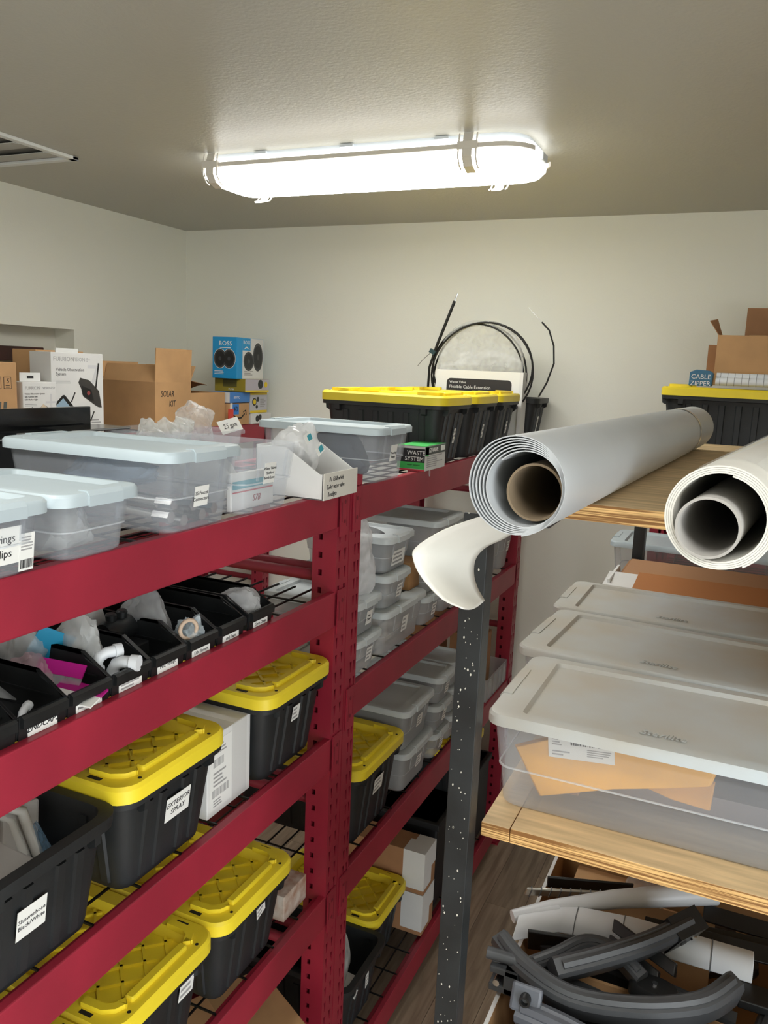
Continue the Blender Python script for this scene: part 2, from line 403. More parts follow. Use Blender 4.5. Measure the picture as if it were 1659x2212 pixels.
# ================================================================ red racks
PW = .072                      # face width of an upright
def upright_mesh(z1, cols, mirror=False):
    """hollow post: front face looks along +X and carries tear-drop key holes, a side face carries square holes"""
    b = MB(); d = .075
    def holed(face, cells_u, u0, u1, cell_h, shape, depth):
        # face(u,v,dep)->xyz ; strips between hole columns
        edges = [u0]
        for c in cells_u: edges += [c-.011, c+.011]
        edges.append(u1)
        nz = int(z1/cell_h)
        for k in range(0, len(edges)-1):
            a, e = edges[k], edges[k+1]
            if k % 2 == 0: b.add([face(a, 0, 0), face(e, 0, 0), face(e, z1, 0), face(a, z1, 0)], [(0, 1, 2, 3)])
            else:
                cc = cells_u[k//2]
                for i in range(nz):
                    za, zb = i*cell_h, (i+1)*cell_h if i < nz-1 else z1
                    zm = (za+zb)/2
                    inn = [(cc+du, zm+dz) for du, dz in shape]
                    o = [(a, za), (e, za), (e, zb), (a, zb)]
                    pts = [face(p[0], p[1], 0) for p in o]+[face(p[0], p[1], 0) for p in inn]+[face(p[0], p[1], depth) for p in inn]
                    b.add(pts, [(0, 1, 5, 4), (1, 2, 6, 5), (2, 3, 7, 6), (3, 0, 4, 7), (4, 5, 9, 8), (5, 6, 10, 9), (6, 7, 11, 10), (7, 4, 8, 11)])
    tear = [(-.0018, -.017), (.0018, -.017), (.0066, .016), (-.0066, .016)]
    sq = [(-.006, -.0085), (.006, -.0085), (.006, .0085), (-.006, .0085)]
    holed(lambda u, v, q: (-q, u, v), cols, 0, PW, .0508, tear, .003)
    sy = 0 if not mirror else PW
    sg = 1 if not mirror else -1
    holed(lambda u, v, q: (-u, sy+sg*q, v), [.05], 0, d, .0508, sq, .003)
    oy = PW-sy
    b.add([(0, oy, 0), (-d, oy, 0), (-d, oy, z1), (0, oy, z1)], [(0, 1, 2, 3)])
    b.add([(-.058, sy, 0), (-.058, oy, 0), (-.058, oy, z1), (-.058, sy, z1)], [(0, 1, 2, 3)])
    return b.mesh('upright')
UPM = {}
def rack(name, x_front, y0, y1, depth, tops, label, group, ztop, face=1):
    """rack whose long beams run along Y; tops = beam-top heights; face=1 looks along +X"""
    t = thing(name, ((x_front-depth/2), (y0+y1)/2, 0), label, 'storage rack', group=group)
    cx, cy = x_front-depth/2, (y0+y1)/2
    def ins(o, x, y, z, rz=0): o.location = (x-cx, y-cy, z); o.rotation_euler = (0, 0, rz); return o
    key = (round(ztop, 3))
    if key not in UPM:
        UPM[key] = (upright_mesh(ztop, [.020, .054]), upright_mesh(ztop, [.040, .062], True))
    ua, ub = UPM[key]
    brm = MB().tube([(-.07, PW/2, 0), (-depth+.07, PW/2, 0)], .0165, 10).mesh('cross_brace', 40)
    for yy, me in ((y1-PW, ua), (y0, ub)):
        ins(obj('upright', me, red_m, t), x_front, yy, 0)
        o = obj('upright', me, red_m, t); ins(o, x_front-depth, yy+PW, 0, math.pi)
        for z in (.25, .7, 1.2, 1.885):
            if z < ztop-.1: ins(obj('cross_brace', brm, redin_m, t), x_front, yy, z)
        for xx in (x_front-.04, x_front-depth+.04):
            ins(MB().box(-.05, .05, -.045, .045, 0, .006).build('foot_plate', red_m, t), xx, yy+PW/2, 0)
    L = y1-y0
    prof = [(0, 0), (0, -.1), (-.012, -.103), (-.042, -.103), (-.042, -.016), (-.024, -.016), (-.022, 0)]
    bm_ = MB().loft([[(x, y, z) for x, z in prof] for y in (PW*.62, L-PW*.62)]).mesh('beam')
    con = MB().box(0, .003, .012, .062, -.125, .004).mesh('beam_connector')
    det = MB().box(.003, .0036, .052, .0545, -.085, -.03).box(-.0, .0035, .024, .026, -.1, -.02)
    for zz in (-.03, -.085): det.loft([[(xx, .036+.005*math.cos(a*math.pi/4), zz+.006*math.sin(a*math.pi/4)) for a in range(8)] for xx in (.002, .0042)])
    det = det.mesh('rivet')
    for z in tops:
        for rz, xx in ((0, x_front), (math.pi, x_front-depth)):
            o = obj('beam', bm_, red_m, t, .003); ins(o, xx, y0 if rz == 0 else y1, z, rz)
            for e in (0, 1):
                c = obj('beam_connector', con, red_m, o); d_ = obj('rivet', det, P('rivet red', (112, 26, 40), .5), o)
                for q in (c, d_):
                    stuff(d_); q.location = (.0015, 0 if e == 0 else L, 0); q.scale = (1, 1 if e == 0 else -1, 1)
        g = MB(); zt = -.002
        k = int((L-2*PW)/.055)
        for i in range(int((L-.16)/.13)+1):
            y = .08+i*.13; g.box(-depth+.024, -.026, y-.0022, y+.0022, zt-.0045, zt)
        for i in range(9):
            x = -.085-i*(depth-.17)/8; g.box(x-.0022, x+.0022, .05, L-.05, zt-.009, zt-.0045)
        ins(stuff(g.build('wire_deck', wire_m, t)), x_front, y0, z)
    return t
def S(z): return H+z
RT = [S(-.334), S(-.615), S(-1.05), S(-1.551), S(-2.313)]
FT = [S(-.334), S(-.935), S(-1.545), S(-2.313)]
rack('steel_rack', -1.0, .05, 2.008, .61, RT, 'nearer red steel rack holding rows of small black open-front bins', 'red steel racks', S(-.30))
rack('steel_rack', -1.0, 2.012, 3.968, .61, FT, 'further red steel rack of grey-lidded bins, next to the back wall', 'red steel racks', S(-.30))
rack('steel_rack', -2.55, 2.02, 4.06, .6, [S(-.334), S(-.98), S(-1.65), S(-2.3)], 'red steel rack along the left wall under the speaker boxes', 'red steel racks', S(-.335))
def back_rack():
    t = rack('steel_rack', 0, -.9, .9, .6, [S(-.272), S(-.815), S(-1.55), S(-2.3)], 'red steel rack along the back wall behind the plywood shelves', 'red steel racks', S(-.275))
    t.rotation_euler = (0, 0, -math.pi/2); t.location = (.56, 3.77, 0)
back_rack()
# ================================================================ totes with yellow lids
TOTE = {}
def tote_meshes(L, W, Ht):
    k = (L, W, Ht)
    if k in TOTE: return TOTE[k]
    hx, hy = L/2, W/2; bx, by = hx-.050, hy-.046; tx, ty = hx-.022, hy-.020; zr = Ht-.03
    b = MB()
    b.loft([rr(bx, by, .03, 0), rr(bx+.003, by+.003, .03, .012), rr(tx, ty, .038, zr-.02), rr(hx-.004, hy-.004, .045, zr-.018), rr(hx-.002, hy-.002, .046, zr+.006),
            rr(tx-.003, ty-.003, .036, zr+.006), rr(tx-.006, ty-.006, .034, zr-.02), rr(bx-.003, by-.003, .026, .005)])
    def wall(u, z, end):            # point on the outer wall, u across
        f = z/(zr-.02)
        return (bx+(tx-bx)*f) if end else (by+(ty-by)*f)
    for s in (-1, 1):
        for u in (-.62, -.28, .28, .62):
            uu = u*by
            b.loft([[(s*(wall(0, z, 1)-.002), uu-.012, z), (s*(wall(0, z, 1)+.006), uu-.008, z), (s*(wall(0, z, 1)+.006), uu+.008, z), (s*(wall(0, z, 1)-.002), uu+.012, z)] for z in (.015, zr-.035)])
        for u in (-.7, -.4, -.1, .2, .5, .8):
            uu = u*bx
            b.loft([[(uu-.014, s*(wall(0, z, 0)-.002), z), (uu-.009, s*(wall(0, z, 0)+.006), z), (uu+.009, s*(wall(0, z, 0)+.006), z), (uu+.014, s*(wall(0, z, 0)-.002), z)] for z in (.015, zr-.035)])
    for sx in (-1, 1):
        for sy in (-1, 1):          # lugs under the rim
            b.prism([(sx*(hx-.03), zr-.017), (sx*(hx-.004), zr-.017), (sx*(hx-.006), zr-.036), (sx*(hx-.018), zr-.042), (sx*(hx-.03), zr-.036)], 'xz', sy*(hy-.075), sy*(hy-.06))
            b.prism([(sy*(hy-.03), zr-.017), (sy*(hy-.004), zr-.017), (sy*(hy-.006), zr-.036), (sy*(hy-.018), zr-.042), (sy*(hy-.03), zr-.036)], 'yz', sx*(hx-.09), sx*(hx-.07))
    body = b.mesh('tote_body', 35)
    z1 = Ht; z0 = Ht-.034
    l = MB()
    l.loft([rr(hx-.004, hy-.004, .046, z0, 6), rr(hx, hy, .05, z0, 6), rr(hx, hy, .05, z1-.007, 6), rr(hx-.006, hy-.006, .045, z1, 6), rr(hx-.044, hy-.044, .03, z1, 6), rr(hx-.052, hy-.052, .024, z1-.026, 6)], cap0=False)
    l.loft([rr(hx-.004, hy-.004, .046, z0, 6), rr(hx-.006, hy-.006, .045, z1-.01, 6)], cap0=False, cap1=False)
    # lattice
    ix, iy = hx-.055, hy-.055; sp = .05; zz = z1-.026
    for sgn in (1, -1):
        c = -(ix+iy)
        while c < ix+iy:
            pts = []
            for x in (-ix, ix):
                y = sgn*(x-c)
                if -iy <= y <= iy: pts.append((x, y))
            for y in (-iy, iy):
                x = sgn*y+c
                if -ix < x < ix: pts.append((x, y))
            if len(pts) >= 2:
                p, q = Vector((*pts[0], zz+.002)), Vector((*pts[1], zz+.002)); d = (q-p)
                if d.length > .04: l.obox((p+q)/2, d.length/2, .0032, .005, Matrix.Rotation(math.atan2(d.y, d.x), 3, 'Z'))
            c += sp*1.414
    lat = l.mesh('tote_lid', 35)
    rid = []
    for s in (-1, 1):
        r = MB(); r.loft([rr(.011, hy*.52, .006, z1-.002, 3, cx=s*(hx-.038)), rr(.011, hy*.52, .006, z1+.008, 3, cx=s*(hx-.038)), rr(.008, hy*.52-.003, .004, z1+.011, 3, cx=s*(hx-.038))]); rid.append(r.mesh('lid_ridge', 35))
        for sy in (-1, 1):
            p = [(s*(hx-.036), sy*(hy*.62), z1+.004), (s*(hx-.036), sy*(hy-.075), z1+.004), (s*(hx-.046), sy*(hy-.052), z1+.004), (s*(hx-.065), sy*(hy-.040), z1+.004), (s*(hx-.115), sy*(hy-.038), z1+.004)]
            rid.append(MB().ribbon(p, (0, 0, 1), .013, .018).mesh('lid_ridge', 35))
    h = MB()
    for s in (-1, 1):
        for sy in (-1, 1):
            h.box(s*(hx-.092)-.016, s*(hx-.092)+.016, sy*(hy-.02)-.005, sy*(hy-.02)+.005, z1-.002, z1+.0006)
            h.loft([rr(.004, .004, .0035, z, 2, cx=s*(hx-.018), cy=sy*(hy-.062)) for z in (z1-.002, z1+.0006)])
    TOTE[k] = (body, lat, rid, h.mesh('lid_slot')); return TOTE[k]
def tote(loc, label, L=.5, W=.345, Ht=.248, lid=True, rz=0, lab=None, group='black totes'):
    """loc = base centre; the short end looks along +X"""
    t = thing('storage_tote', loc, label, 'storage tote', rz=rz, group=group)
    bo, li, ri, sl = tote_meshes(L, W, Ht)
    obj('body', bo, black_m, t)
    if lid:
        o = obj('lid', li, yel_m, t); [obj('lid_ridge', q, yel_m, o) for q in ri]; stuff(obj('lid_slot', sl, slot_m, o))
    if lab:
        y, z, w_, h_, lines, size = lab[:6]
        hx = L/2; zr = Ht-.05; sl_ = math.atan2(.028, zr)
        sticker(t, (hx-.050+.028*z/zr+.0072, y, z), w_, h_, lines, size*1.2, tilt=sl_, bars=0 if lines else 3, shear=lab[6] if len(lab) > 6 else 0, roll=lab[7] if len(lab) > 7 else 0)
    return t

# ================================================================ clear bins with lids
BINS = {}
def bin_meshes(L, W, Ht):
    k = (L, W, Ht)
    if k in BINS: return BINS[k]
    hx, hy = L/2, W/2; tx, ty = hx-.011, hy-.011; tp = Ht*.09; bx, by = tx-tp-.004, ty-tp-.004; zr = Ht-.012; zs = Ht*.42; th = .0022
    def wx(z): return bx+(tx-bx)*z/zr
    def wy(z): return by+(ty-by)*z/zr
    r = .028
    b = MB().loft([rr(bx-.006, by-.006, r, 0, 5), rr(wx(.008), wy(.008), r, .008, 5), rr(wx(zs)-.003, wy(zs)-.003, r, zs, 5), rr(wx(zs)+.001, wy(zs)+.001, r, zs+.003, 5), rr(wx(zr-.012), wy(zr-.012), r, zr-.012, 5),
                   rr(hx-.004, hy-.004, r+.004, zr-.010, 5), rr(hx-.004, hy-.004, r+.004, zr, 5), rr(tx-th, ty-th, r-.002, zr, 5), rr(wx(zs)-th, wy(zs)-th, r-.002, zs+.003, 5), rr(wx(.01)-th, wy(.01)-th, r-.002, .004, 5)])
    for s in (-1, 1):
        for u in (-.45, .45):
            uu = u*hy
            b.loft([[(s*(wx(z)-.001), uu-.004, z), (s*(wx(z)+.003), uu-.003, z), (s*(wx(z)+.003), uu+.003, z), (s*(wx(z)-.001), uu+.004, z)] for z in (zs+.006, zr-.014)])
    body = b.mesh('bin_body', 30)
    l = MB(); z1 = Ht; z0 = Ht-.022
    rec = min(.05, W*.14)
    l.loft([rr(hx-.002, hy-.002, r+.004, z0, 5), rr(hx, hy, r+.006, z0, 5), rr(hx, hy, r+.006, z1-.006, 5), rr(hx-.004, hy-.004, r+.003, z1-.001, 5), rr(hx-.010, hy-.010, r, z1, 5),
            rr(hx-rec-.012, hy-rec*.62, .012, z1, 5), rr(hx-rec-.017, hy-rec*.62-.005, .010, z1-.0085, 5)], cap0=False)
    l.loft([rr(hx-.002, hy-.002, r+.004, z0, 5), rr(hx-.006, hy-.006, r, z1-.0105, 5)], cap0=False, cap1=True)
    lid = l.mesh('bin_lid', 40)
    lat = []
    for s in (-1, 1):
        g = MB(); g.prism([(s*(hx-.022), z1-.0005), (s*(hx-.022), z1+.002), (s*(hx-.004), z1+.002), (s*(hx+.0025), z1-.006), (s*(hx+.0025), z1-.024), (s*(hx-.001), z1-.024)], 'xz', -hy*.40, hy*.40); lat.append(g.mesh('lid_latch'))
    e = .0014
    led = MB().loft([rr(wx(zs)-.001, wy(zs)-.001, r, zs-.0012, 5), rr(wx(zs)+e, wy(zs)+e, r, zs-.0006, 5), rr(wx(zs)+e, wy(zs)+e, r, zs+.0018, 5), rr(wx(zs)-.001, wy(zs)-.001, r, zs+.0024, 5)], ring=True).mesh('ledge', 40)
    BINS[k] = (body, lid, lat, wx, led); return BINS[k]
def cbin(loc, size, label, lid='w', rz=0, lab=None, body=None, group='clear plastic bins', tilt=0):
    L, W, Ht = size
    t = thing('storage_bin', loc, label, 'storage bin', rz=rz, group=group, ry=tilt)
    bo, li, la, wx, led = bin_meshes(L, W, Ht)
    obj('ledge', led, ledge_m, obj('body', bo, body or bin_m, t))
    if lid:
        lm = {'w': lidw_m, 'g': lidg_m, 'd': lidd_m}[lid]
        o = obj('lid', li, lm, t); [obj('lid_latch', q, lm, o) for q in la]
    if lab:
        y, z, w_, h_, lines, sz = lab[:6]
        sl_ = math.atan2(wx(Ht)-wx(0), Ht)
        sticker(t, (wx(z)+.0015, y, z), w_, h_, lines, sz*1.12, tilt=sl_, bars=0 if lines else 3, roll=lab[6] if len(lab) > 6 else 0)
    return t

# ================================================================ small black open-front bins
def stack_bin_mesh():
    L, W, Hh = .275, .106, .078; x0, x1 = -L, 0; hw = W/2; th = .003; b = MB()
    b.box(x0, x1-.004, -hw+.004, hw-.004, 0, .004)
    side = [(x0, 0), (x1-.006, 0), (x1, .041), (x1-.004, .041), (x1-.058, Hh-.012), (x1-.068, Hh), (x0, Hh)]
    for s in (-1, 1):
        b.prism(side, 'xz', s*(hw-.001), s*(hw-.004))
        b.prism([(x0, Hh-.006), (x1-.066, Hh-.006), (x1-.066, Hh), (x0, Hh)], 'xz', s*(hw-.004), s*(hw+.001))
        b.prism([(x1-.066, Hh), (x1-.06, Hh-.004), (x1+.002, .037), (x1-.004, .037)], 'xz', s*(hw-.004), s*(hw+.001))
        b.prism([(x0+.02, .036), (x1-.03, .036), (x1-.03, .039), (x0+.02, .039)], 'xz', s*(hw-.006), s*(hw-.004))
    b.prism([(x1-.006, 0), (x1-.003, 0), (x1+.001, .041), (x1-.003, .041)], 'xz', -hw+.004, hw-.004)
    b.prism([(x1-.002, .020), (x1+.008, .023), (x1+.009, .039), (x1+.004, .043), (x1-.003, .042)], 'xz', -hw+.006, hw-.006)
    b.box(x0, x0+.003, -hw+.004, hw-.004, 0, Hh)
    return b.mesh('bin_shell')
SBM = stack_bin_mesh()
def sbin(y, label, lines, shear=0, size=.011):
    t = thing('stacking_bin', (-1.016, y, S(-.615)), label, 'parts bin', group='black open-front bins on the red rack')
    obj('shell', SBM, sbin_m, t, .0012)
    if lines: sticker(t, (-.0022, .0, .0125), .062, .024, lines, size, shear=shear)
    return t

# ================================================================ boxes
def box(name, loc, sx, sy, sz, label, mat=None, rz=0, cat='box', bevel=.002, group=None, tape=None):
    """closed carton; loc = base centre"""
    t = thing(name, loc, label, cat, rz=rz, group=group)
    MB().box(-sx/2, sx/2, -sy/2, sy/2, 0, sz).build('carton', mat or card_m, t, bevel=bevel)
    if tape:
        w_ = .045
        if tape == 'x': MB().box(-sx/2-.0004, sx/2+.0004, -w_/2, w_/2, sz-.05, sz+.0005).build('tape', P('tan tape', (188, 152, 106), .3), t)
        else: MB().box(-w_/2, w_/2, -sy/2-.0004, sy/2+.0004, sz-.05, sz+.0005).build('tape', P('tan tape', (188, 152, 106), .3), t)
    return t
def open_box(name, loc, sx, sy, sz, label, mat=None, rz=0, th=.005, cat='box', inner=None):
    t = thing(name, loc, label, cat, rz=rz)
    b = MB().box(-sx/2, sx/2, -sy/2, sy/2, 0, th)
    b.box(-sx/2, -sx/2+th, -sy/2, sy/2, th, sz).box(sx/2-th, sx/2, -sy/2, sy/2, th, sz)
    b.box(-sx/2+th, sx/2-th, -sy/2, -sy/2+th, th, sz).box(-sx/2+th, sx/2-th, sy/2-th, sy/2, th, sz)
    b.build('carton', mat or card_m, t)
    if inner:
        e = .0006; c = MB()
        c.box(-sx/2+th, sx/2-th, -sy/2+th, sy/2-th, th, th+e)
        for s in (-1, 1):
            c.box(min(s*(sx/2-th), s*(sx/2-th-e)), max(s*(sx/2-th), s*(sx/2-th-e)), -sy/2+th, sy/2-th, th, sz-.001)
            c.box(-sx/2+th, sx/2-th, min(s*(sy/2-th), s*(sy/2-th-e)), max(s*(sy/2-th), s*(sy/2-th-e)), th, sz-.001)
        c.build('lining', inner, t)
    return t
def flap(parent, hinge, w_, l_, axis, ang, mat, th=.004, name='flap'):
    """flap hinged at a point; axis 'x' or 'y' is the hinge line; ang from straight up, positive leans +"""
    if axis == 'x': b = MB().box(-w_/2, w_/2, -th/2, th/2, 0, l_); r = (-ang, 0, 0)
    else: b = MB().box(-th/2, th/2, -w_/2, w_/2, 0, l_); r = (0, ang, 0)
    o = b.build(name, mat, parent); o.location = hinge; o.rotation_euler = r; return o
def disc(parent, loc, rx_, ry_, mat, face, z=.0004, name='print', n=24):
    b = MB().loft([[(rx_*math.cos(2*math.pi*i/n), ry_*math.sin(2*math.pi*i/n), zz) for i in range(n)] for zz in (0, z)])
    return place(b.build(name, mat, parent), loc, face)
def patch(parent, loc, w_, h_, mat, face, th=.0004, name='print', roll=0):
    return place(MB().box(-w_/2, w_/2, -h_/2, h_/2, 0, th).build(name, mat, parent), loc, face, roll=roll)
def poly(parent, loc, pts, mat, face, th=.0005, name='print'):
    b = MB().loft([[(x, y, z) for x, y in pts] for z in (0, th)]); return place(b.build(name, mat, parent), loc, face)
# ================================================================ top shelf of the nearer rack
E0 = .0006
z = RT[0]+E0
SHOE = (.34, .196, .116)
tA = cbin((-1.14, .830, z), SHOE, 'clear shoebox bin with pale lid at the left picture edge, top shelf', lab=None)
sa = sticker(tA, (.1495, -.005, .050), .098, .058, None, tilt=.11)
text('rings', .0175, (.022, .011, .0008), sa, ink_m, Matrix.Identity(3)); text('lips', .0175, (.022, -.012, .0008), sa, ink_m, Matrix.Identity(3))
sb = sticker(tA, (.1482, .056, .035), .028, .06, None, tilt=.11); fine(sb, -.011, .012, -.026, -.012, 1, .0006, ink_m, barcode=True); fine(sb, -.011, .012, .002, .026, 5, .0006)
cbin((-1.14, 1.034, z), SHOE, 'clear shoebox bin with pale lid, second from the left on the top shelf')
cbin((-1.195, 1.324, z), (.45, .252, .164), 'larger clear bin with pale lid labelled SS Faucet Connectors', lab=(-.005, .068, .045, .042, ['SS Faucet', 'Connectors'], .0095))
cbin((-1.17, 1.578, z), (.4, .250, .164), 'open clear bin without lid labelled Water Valves, beside the white cut-down carton', lid=None,
     lab=(-.01, .09, .046, .048, ['Water Valves', 'Thetford', 'Beech Lane'], .0085))
# what is in those bins
bag('bag_of_fittings', (-1.10, 1.03, z+.005), .10, .060, .055, 'bag of white plastic fittings inside the second shoebox bin', 3, bagw_m, .4)
for i, (y, zz, c) in enumerate(((1.30, .03, chrome_m), (1.34, .018, chrome_m), (1.40, .022, chrome_m), (1.37, .045, P('braided hose', (168, 166, 160), .35, metal=.7)), (1.44, .03, chrome_m), (1.31, .055, MATS['braided hose']))):
    t = thing('faucet_connector', (-1.165, y-.043, z+zz-.008), 'braided steel faucet connector hose lying in the larger clear bin', 'hose', group='faucet connectors in the clear bin')
    MB().tube([(-.14, -.01, .008), (0, .006, .012), (.11, 0, .008)], .0085, 10).build('hose', MATS['braided hose'], t, 50)
    for s in (-1, 1): MB().tube([(s*.11 if s > 0 else -.165, 0 if s > 0 else -.012, .008), (s*.15 if s > 0 else -.135, 0 if s > 0 else -.009, .008)], .0125, 6).build('nut', chrome_m, t)
bag('blue_film', (-1.22, 1.325, z+.068), .13, .08, .04, 'pale blue plastic film piled inside the larger clear bin', 8, CLEAR('blue film', (176, 205, 232), .4, .3, crease=10), .3)
t = box('valve_carton', (-1.035, 1.565, z+.006), .012, .175, .085, 'printed white and teal carton panel standing in the lidless clear bin', wcard_m)
patch(t, (.0066, 0, .058), .165, .018, P('teal ink', (60, 150, 165), .6), FRONT); patch(t, (.0066, 0, .042), .165, .003, P('red ink', (190, 60, 70), .6), FRONT)
text('S78', .022, (.007, .012, .022), t, P('red pen', (150, 40, 50), .7), shear=.3); fine(t, 0, .001, 0, .001, 1, 0)
bag('bag_of_valves', (-1.19, 1.60, z+.006), .09, .07, .075, 'milky bag of valves in the lidless clear bin', 12, bagw_m, .35)
# cut-down white carton leaning over the beam
def carton_e():
    L, W, hb, hf, th = .20, .186, .128, .066, .004
    t = thing('cut_carton', (-1.06, 1.868, z+E0), 'white cut-down carton with handwriting, overhanging the beam by the uprights', 'box')
    b = MB().box(-L/2, L/2, -W/2, W/2, 0, th)
    side = [(-L/2, 0), (L/2, 0), (L/2, hf), (L/2-.012, hf), (-.012, hb), (-L/2, hb)]
    b.prism(side, 'xz', -W/2, -W/2+th).prism(side, 'xz', W/2-th, W/2)
    b.box(-L/2, -L/2+th, -W/2, W/2, 0, hb).box(L/2-th, L/2, -W/2, W/2, 0, hf)
    b.build('carton', wcard_m, t, bevel=.001)
    MB().box(L/2, L/2+.003, -W/2-.001, W/2+.001, .0, hf+.002).build('front_panel', P('greyed card', (214, 210, 200), .8), t, bevel=.001)
    for i, (s, dy) in enumerate((('Po 1368 w/wh', .0), ('Toilet water valve', -.004), ('Residigte', -.022))):
        text(s, .0165, (L/2+.0033, -.028+dy, .051-i*.019), t, ink_m, shear=.25, sx=.8)
carton_e()
bag('bag_of_elbows', (-1.095, 1.865, z+.006), .062, .07, .105, 'clear bag of dark fittings bulging out of the white cut-down carton', 21, bagc_m, .45)
bag('dark_fittings', (-1.10, 1.865, z+.008), .045, .055, .06, 'dark rubber fittings inside the clear bag in the white carton', 24, P('dark rubber', (62, 60, 58), .5), .3, cat='fittings')
for i, (y, zz, rl) in enumerate(((1.835, .150, .3), (1.872, .118, .45))):
    o = MB().box(-.018, .018, -.012, .012, 0, .0005).build('product_card', paper_m); T(o, ('upper' if i == 0 else 'lower')+' small teal and white product card on the clear bag of fittings', 'card')
    M = FRONT.to_4x4() @ Matrix.Rotation(rl, 4, 'Z') @ Matrix.Rotation(-.3, 4, 'X'); M.translation = Vector((-1.040+.014*i, y, z+zz)); o.matrix_world = M
    MB().box(-.004, .016, -.008, .007, .0005, .0009).build('print', MATS['teal ink'], o)
# things at the back of that shelf
cbin((-1.44, 1.80, z), (.30, .30, .16), 'open white-rimmed bin of bags at the back of the top shelf', lid=None)
bag('bag_with_card', (-1.47, 1.93, z+.105), .05, .075, .075, 'clear zip bag with paper header sticking up behind the lidded bins', 31, bag_m, .5)
o = MB().box(-.05, .05, -.02, .02, 0, .0006).build('paper_header', paper_m); T(o, 'white header card with handwritten gpm note, behind the lidless bin', 'card')
text('2.5 gpm', .02, (0, 0, .0008), o, ink_m, Matrix.Identity(3), shear=.2)
M = FRONT.to_4x4() @ Matrix.Rotation(.12, 4, 'Z') @ Matrix.Rotation(-.5, 4, 'X'); M.translation = Vector((-1.36, 1.945, z+.155)); o.matrix_world = M
for i in range(3):
    bag('white_bag', (-1.45, 1.70+i*.075, z+.115), .035, .04, .038, ('first', 'second', 'third')[i]+' crumpled white bag from the left behind the large lidded bin', 41+i, bagw_m, .5)
def black_panels():
    t = thing('appliance_panels', (-1.60, 1.46, z), 'stack of glossy black appliance panels behind the lidded bins', 'appliance parts')
    gl = P('glossy black panel', (22, 23, 25), .14); ed = P('panel edge', (150, 150, 150), .3)
    MB().box(-.12, .12, -.5, .16, 0, .14).build('tray', dpart_m, t, bevel=.003)
    MB().box(-.02, -.005, -.5, .20, .14, .203).build('back_panel', gl, t, bevel=.002)
    for i, (x0, x1, y0, y1, zz) in enumerate(((.0, .125, -.45, .08, .143), (.02, .128, .0, .20, .152), (.0, .06, -.1, .26, .146))):
        o = MB().box(x0, x1, y0, y1, zz, zz+.006).build('panel', gl, t, bevel=.001)
        MB().box(x1, x1+.0012, y0, y1, zz+.002, zz+.0055).build('panel_edge', ed, o)
    MB().tube([(.11, -.06, .13), (.125, -.06, .13)], .01, 12).build('knob', dpart_m, t, 50)
black_panels()

# ================================================================ top shelf of the further rack
z = FT[0]+E0
cbin((-1.17, 2.237, z), (.42, .268, .166), 'clear bin with pale lid bulging up, labelled Mounting Flanges, right of the uprights', lab=(.01, .085, .046, .05, ['', 'Mounting', 'Flanges'], .0095), tilt=0)
bag('dark_parts', (-1.19, 2.237, z+.006), .15, .10, .075, 'dark plastic flanges filling the Mounting Flanges bin', 52, P('blue black parts', (52, 60, 72), .5), .2, cat='parts')
def waste_box():
    t = box('valve_box', (-1.032, 2.62, z), .10, .198, .084, 'small green and black valve box projecting over the red beam', P('box print white', (206, 206, 202), .6))
    gr = P('green ink', (60, 170, 80), .5)
    MB().box(-.0502, .0502, -.0992, .0992, .0835, .0846).build('top_print', gr, t)
    patch(t, (0, -.0992, .052), .1, .046, ink_m, NEAR); patch(t, (0, -.0992, .018), .1, .022, gr, NEAR)
    patch(t, (0, -.0992, .003), .1, .006, P('red ink', (190, 60, 70), .6), NEAR)
    text('WASTE', .020, (.018, -.0999, .060), t, paper_m, NEAR); text('SYSTEM', .020, (.012, -.0999, .040), t, paper_m, NEAR); text('water systems', .008, (.01, -.0999, .02), t, ink_m, NEAR)
    patch(t, (.0502, 0, .068), .196, .028, P('dark grey print', (84, 88, 84), .6), FRONT); patch(t, (.0502, -.08, .065), .03, .03, gr, FRONT)
    text('EZ-VALVE', .020, (.0509, -.02, .068), t, paper_m); fine(place(MB().box(0, .001, 0, .001, 0, .0004).build('print', inkg_m, t), (.0502, -.08, .006)), 0, .15, .004, .046, 6, 0)
    patch(t, (.0506, .07, .07), .04, .018, paper_m, FRONT)
    MB().box(.048, .0515, -.052, -.046, -.02, .002).build('tab', chrome_m, t)
waste_box()
tote((-1.225, 2.832, z), 'yellow-lidded black tote on the top shelf, nearest of three by the back wall', lab=(.03, .10, .02, .055, None, 0), W=.34)
tote((-1.225, 3.178, z), 'yellow-lidded black tote on the top shelf, middle of three by the back wall', lab=(.03, .10, .02, .055, None, 0), W=.34)
tote((-1.225, 3.525, z), 'yellow-lidded black tote on the top shelf, furthest of three, before the cable card', lab=(.03, .10, .02, .055, None, 0), W=.34)
tote((-1.18, 3.96, z), 'lidless black tote on the top shelf against the back wall', lid=False, W=.26, lab=(-.02, .10, .02, .075, None, 0))
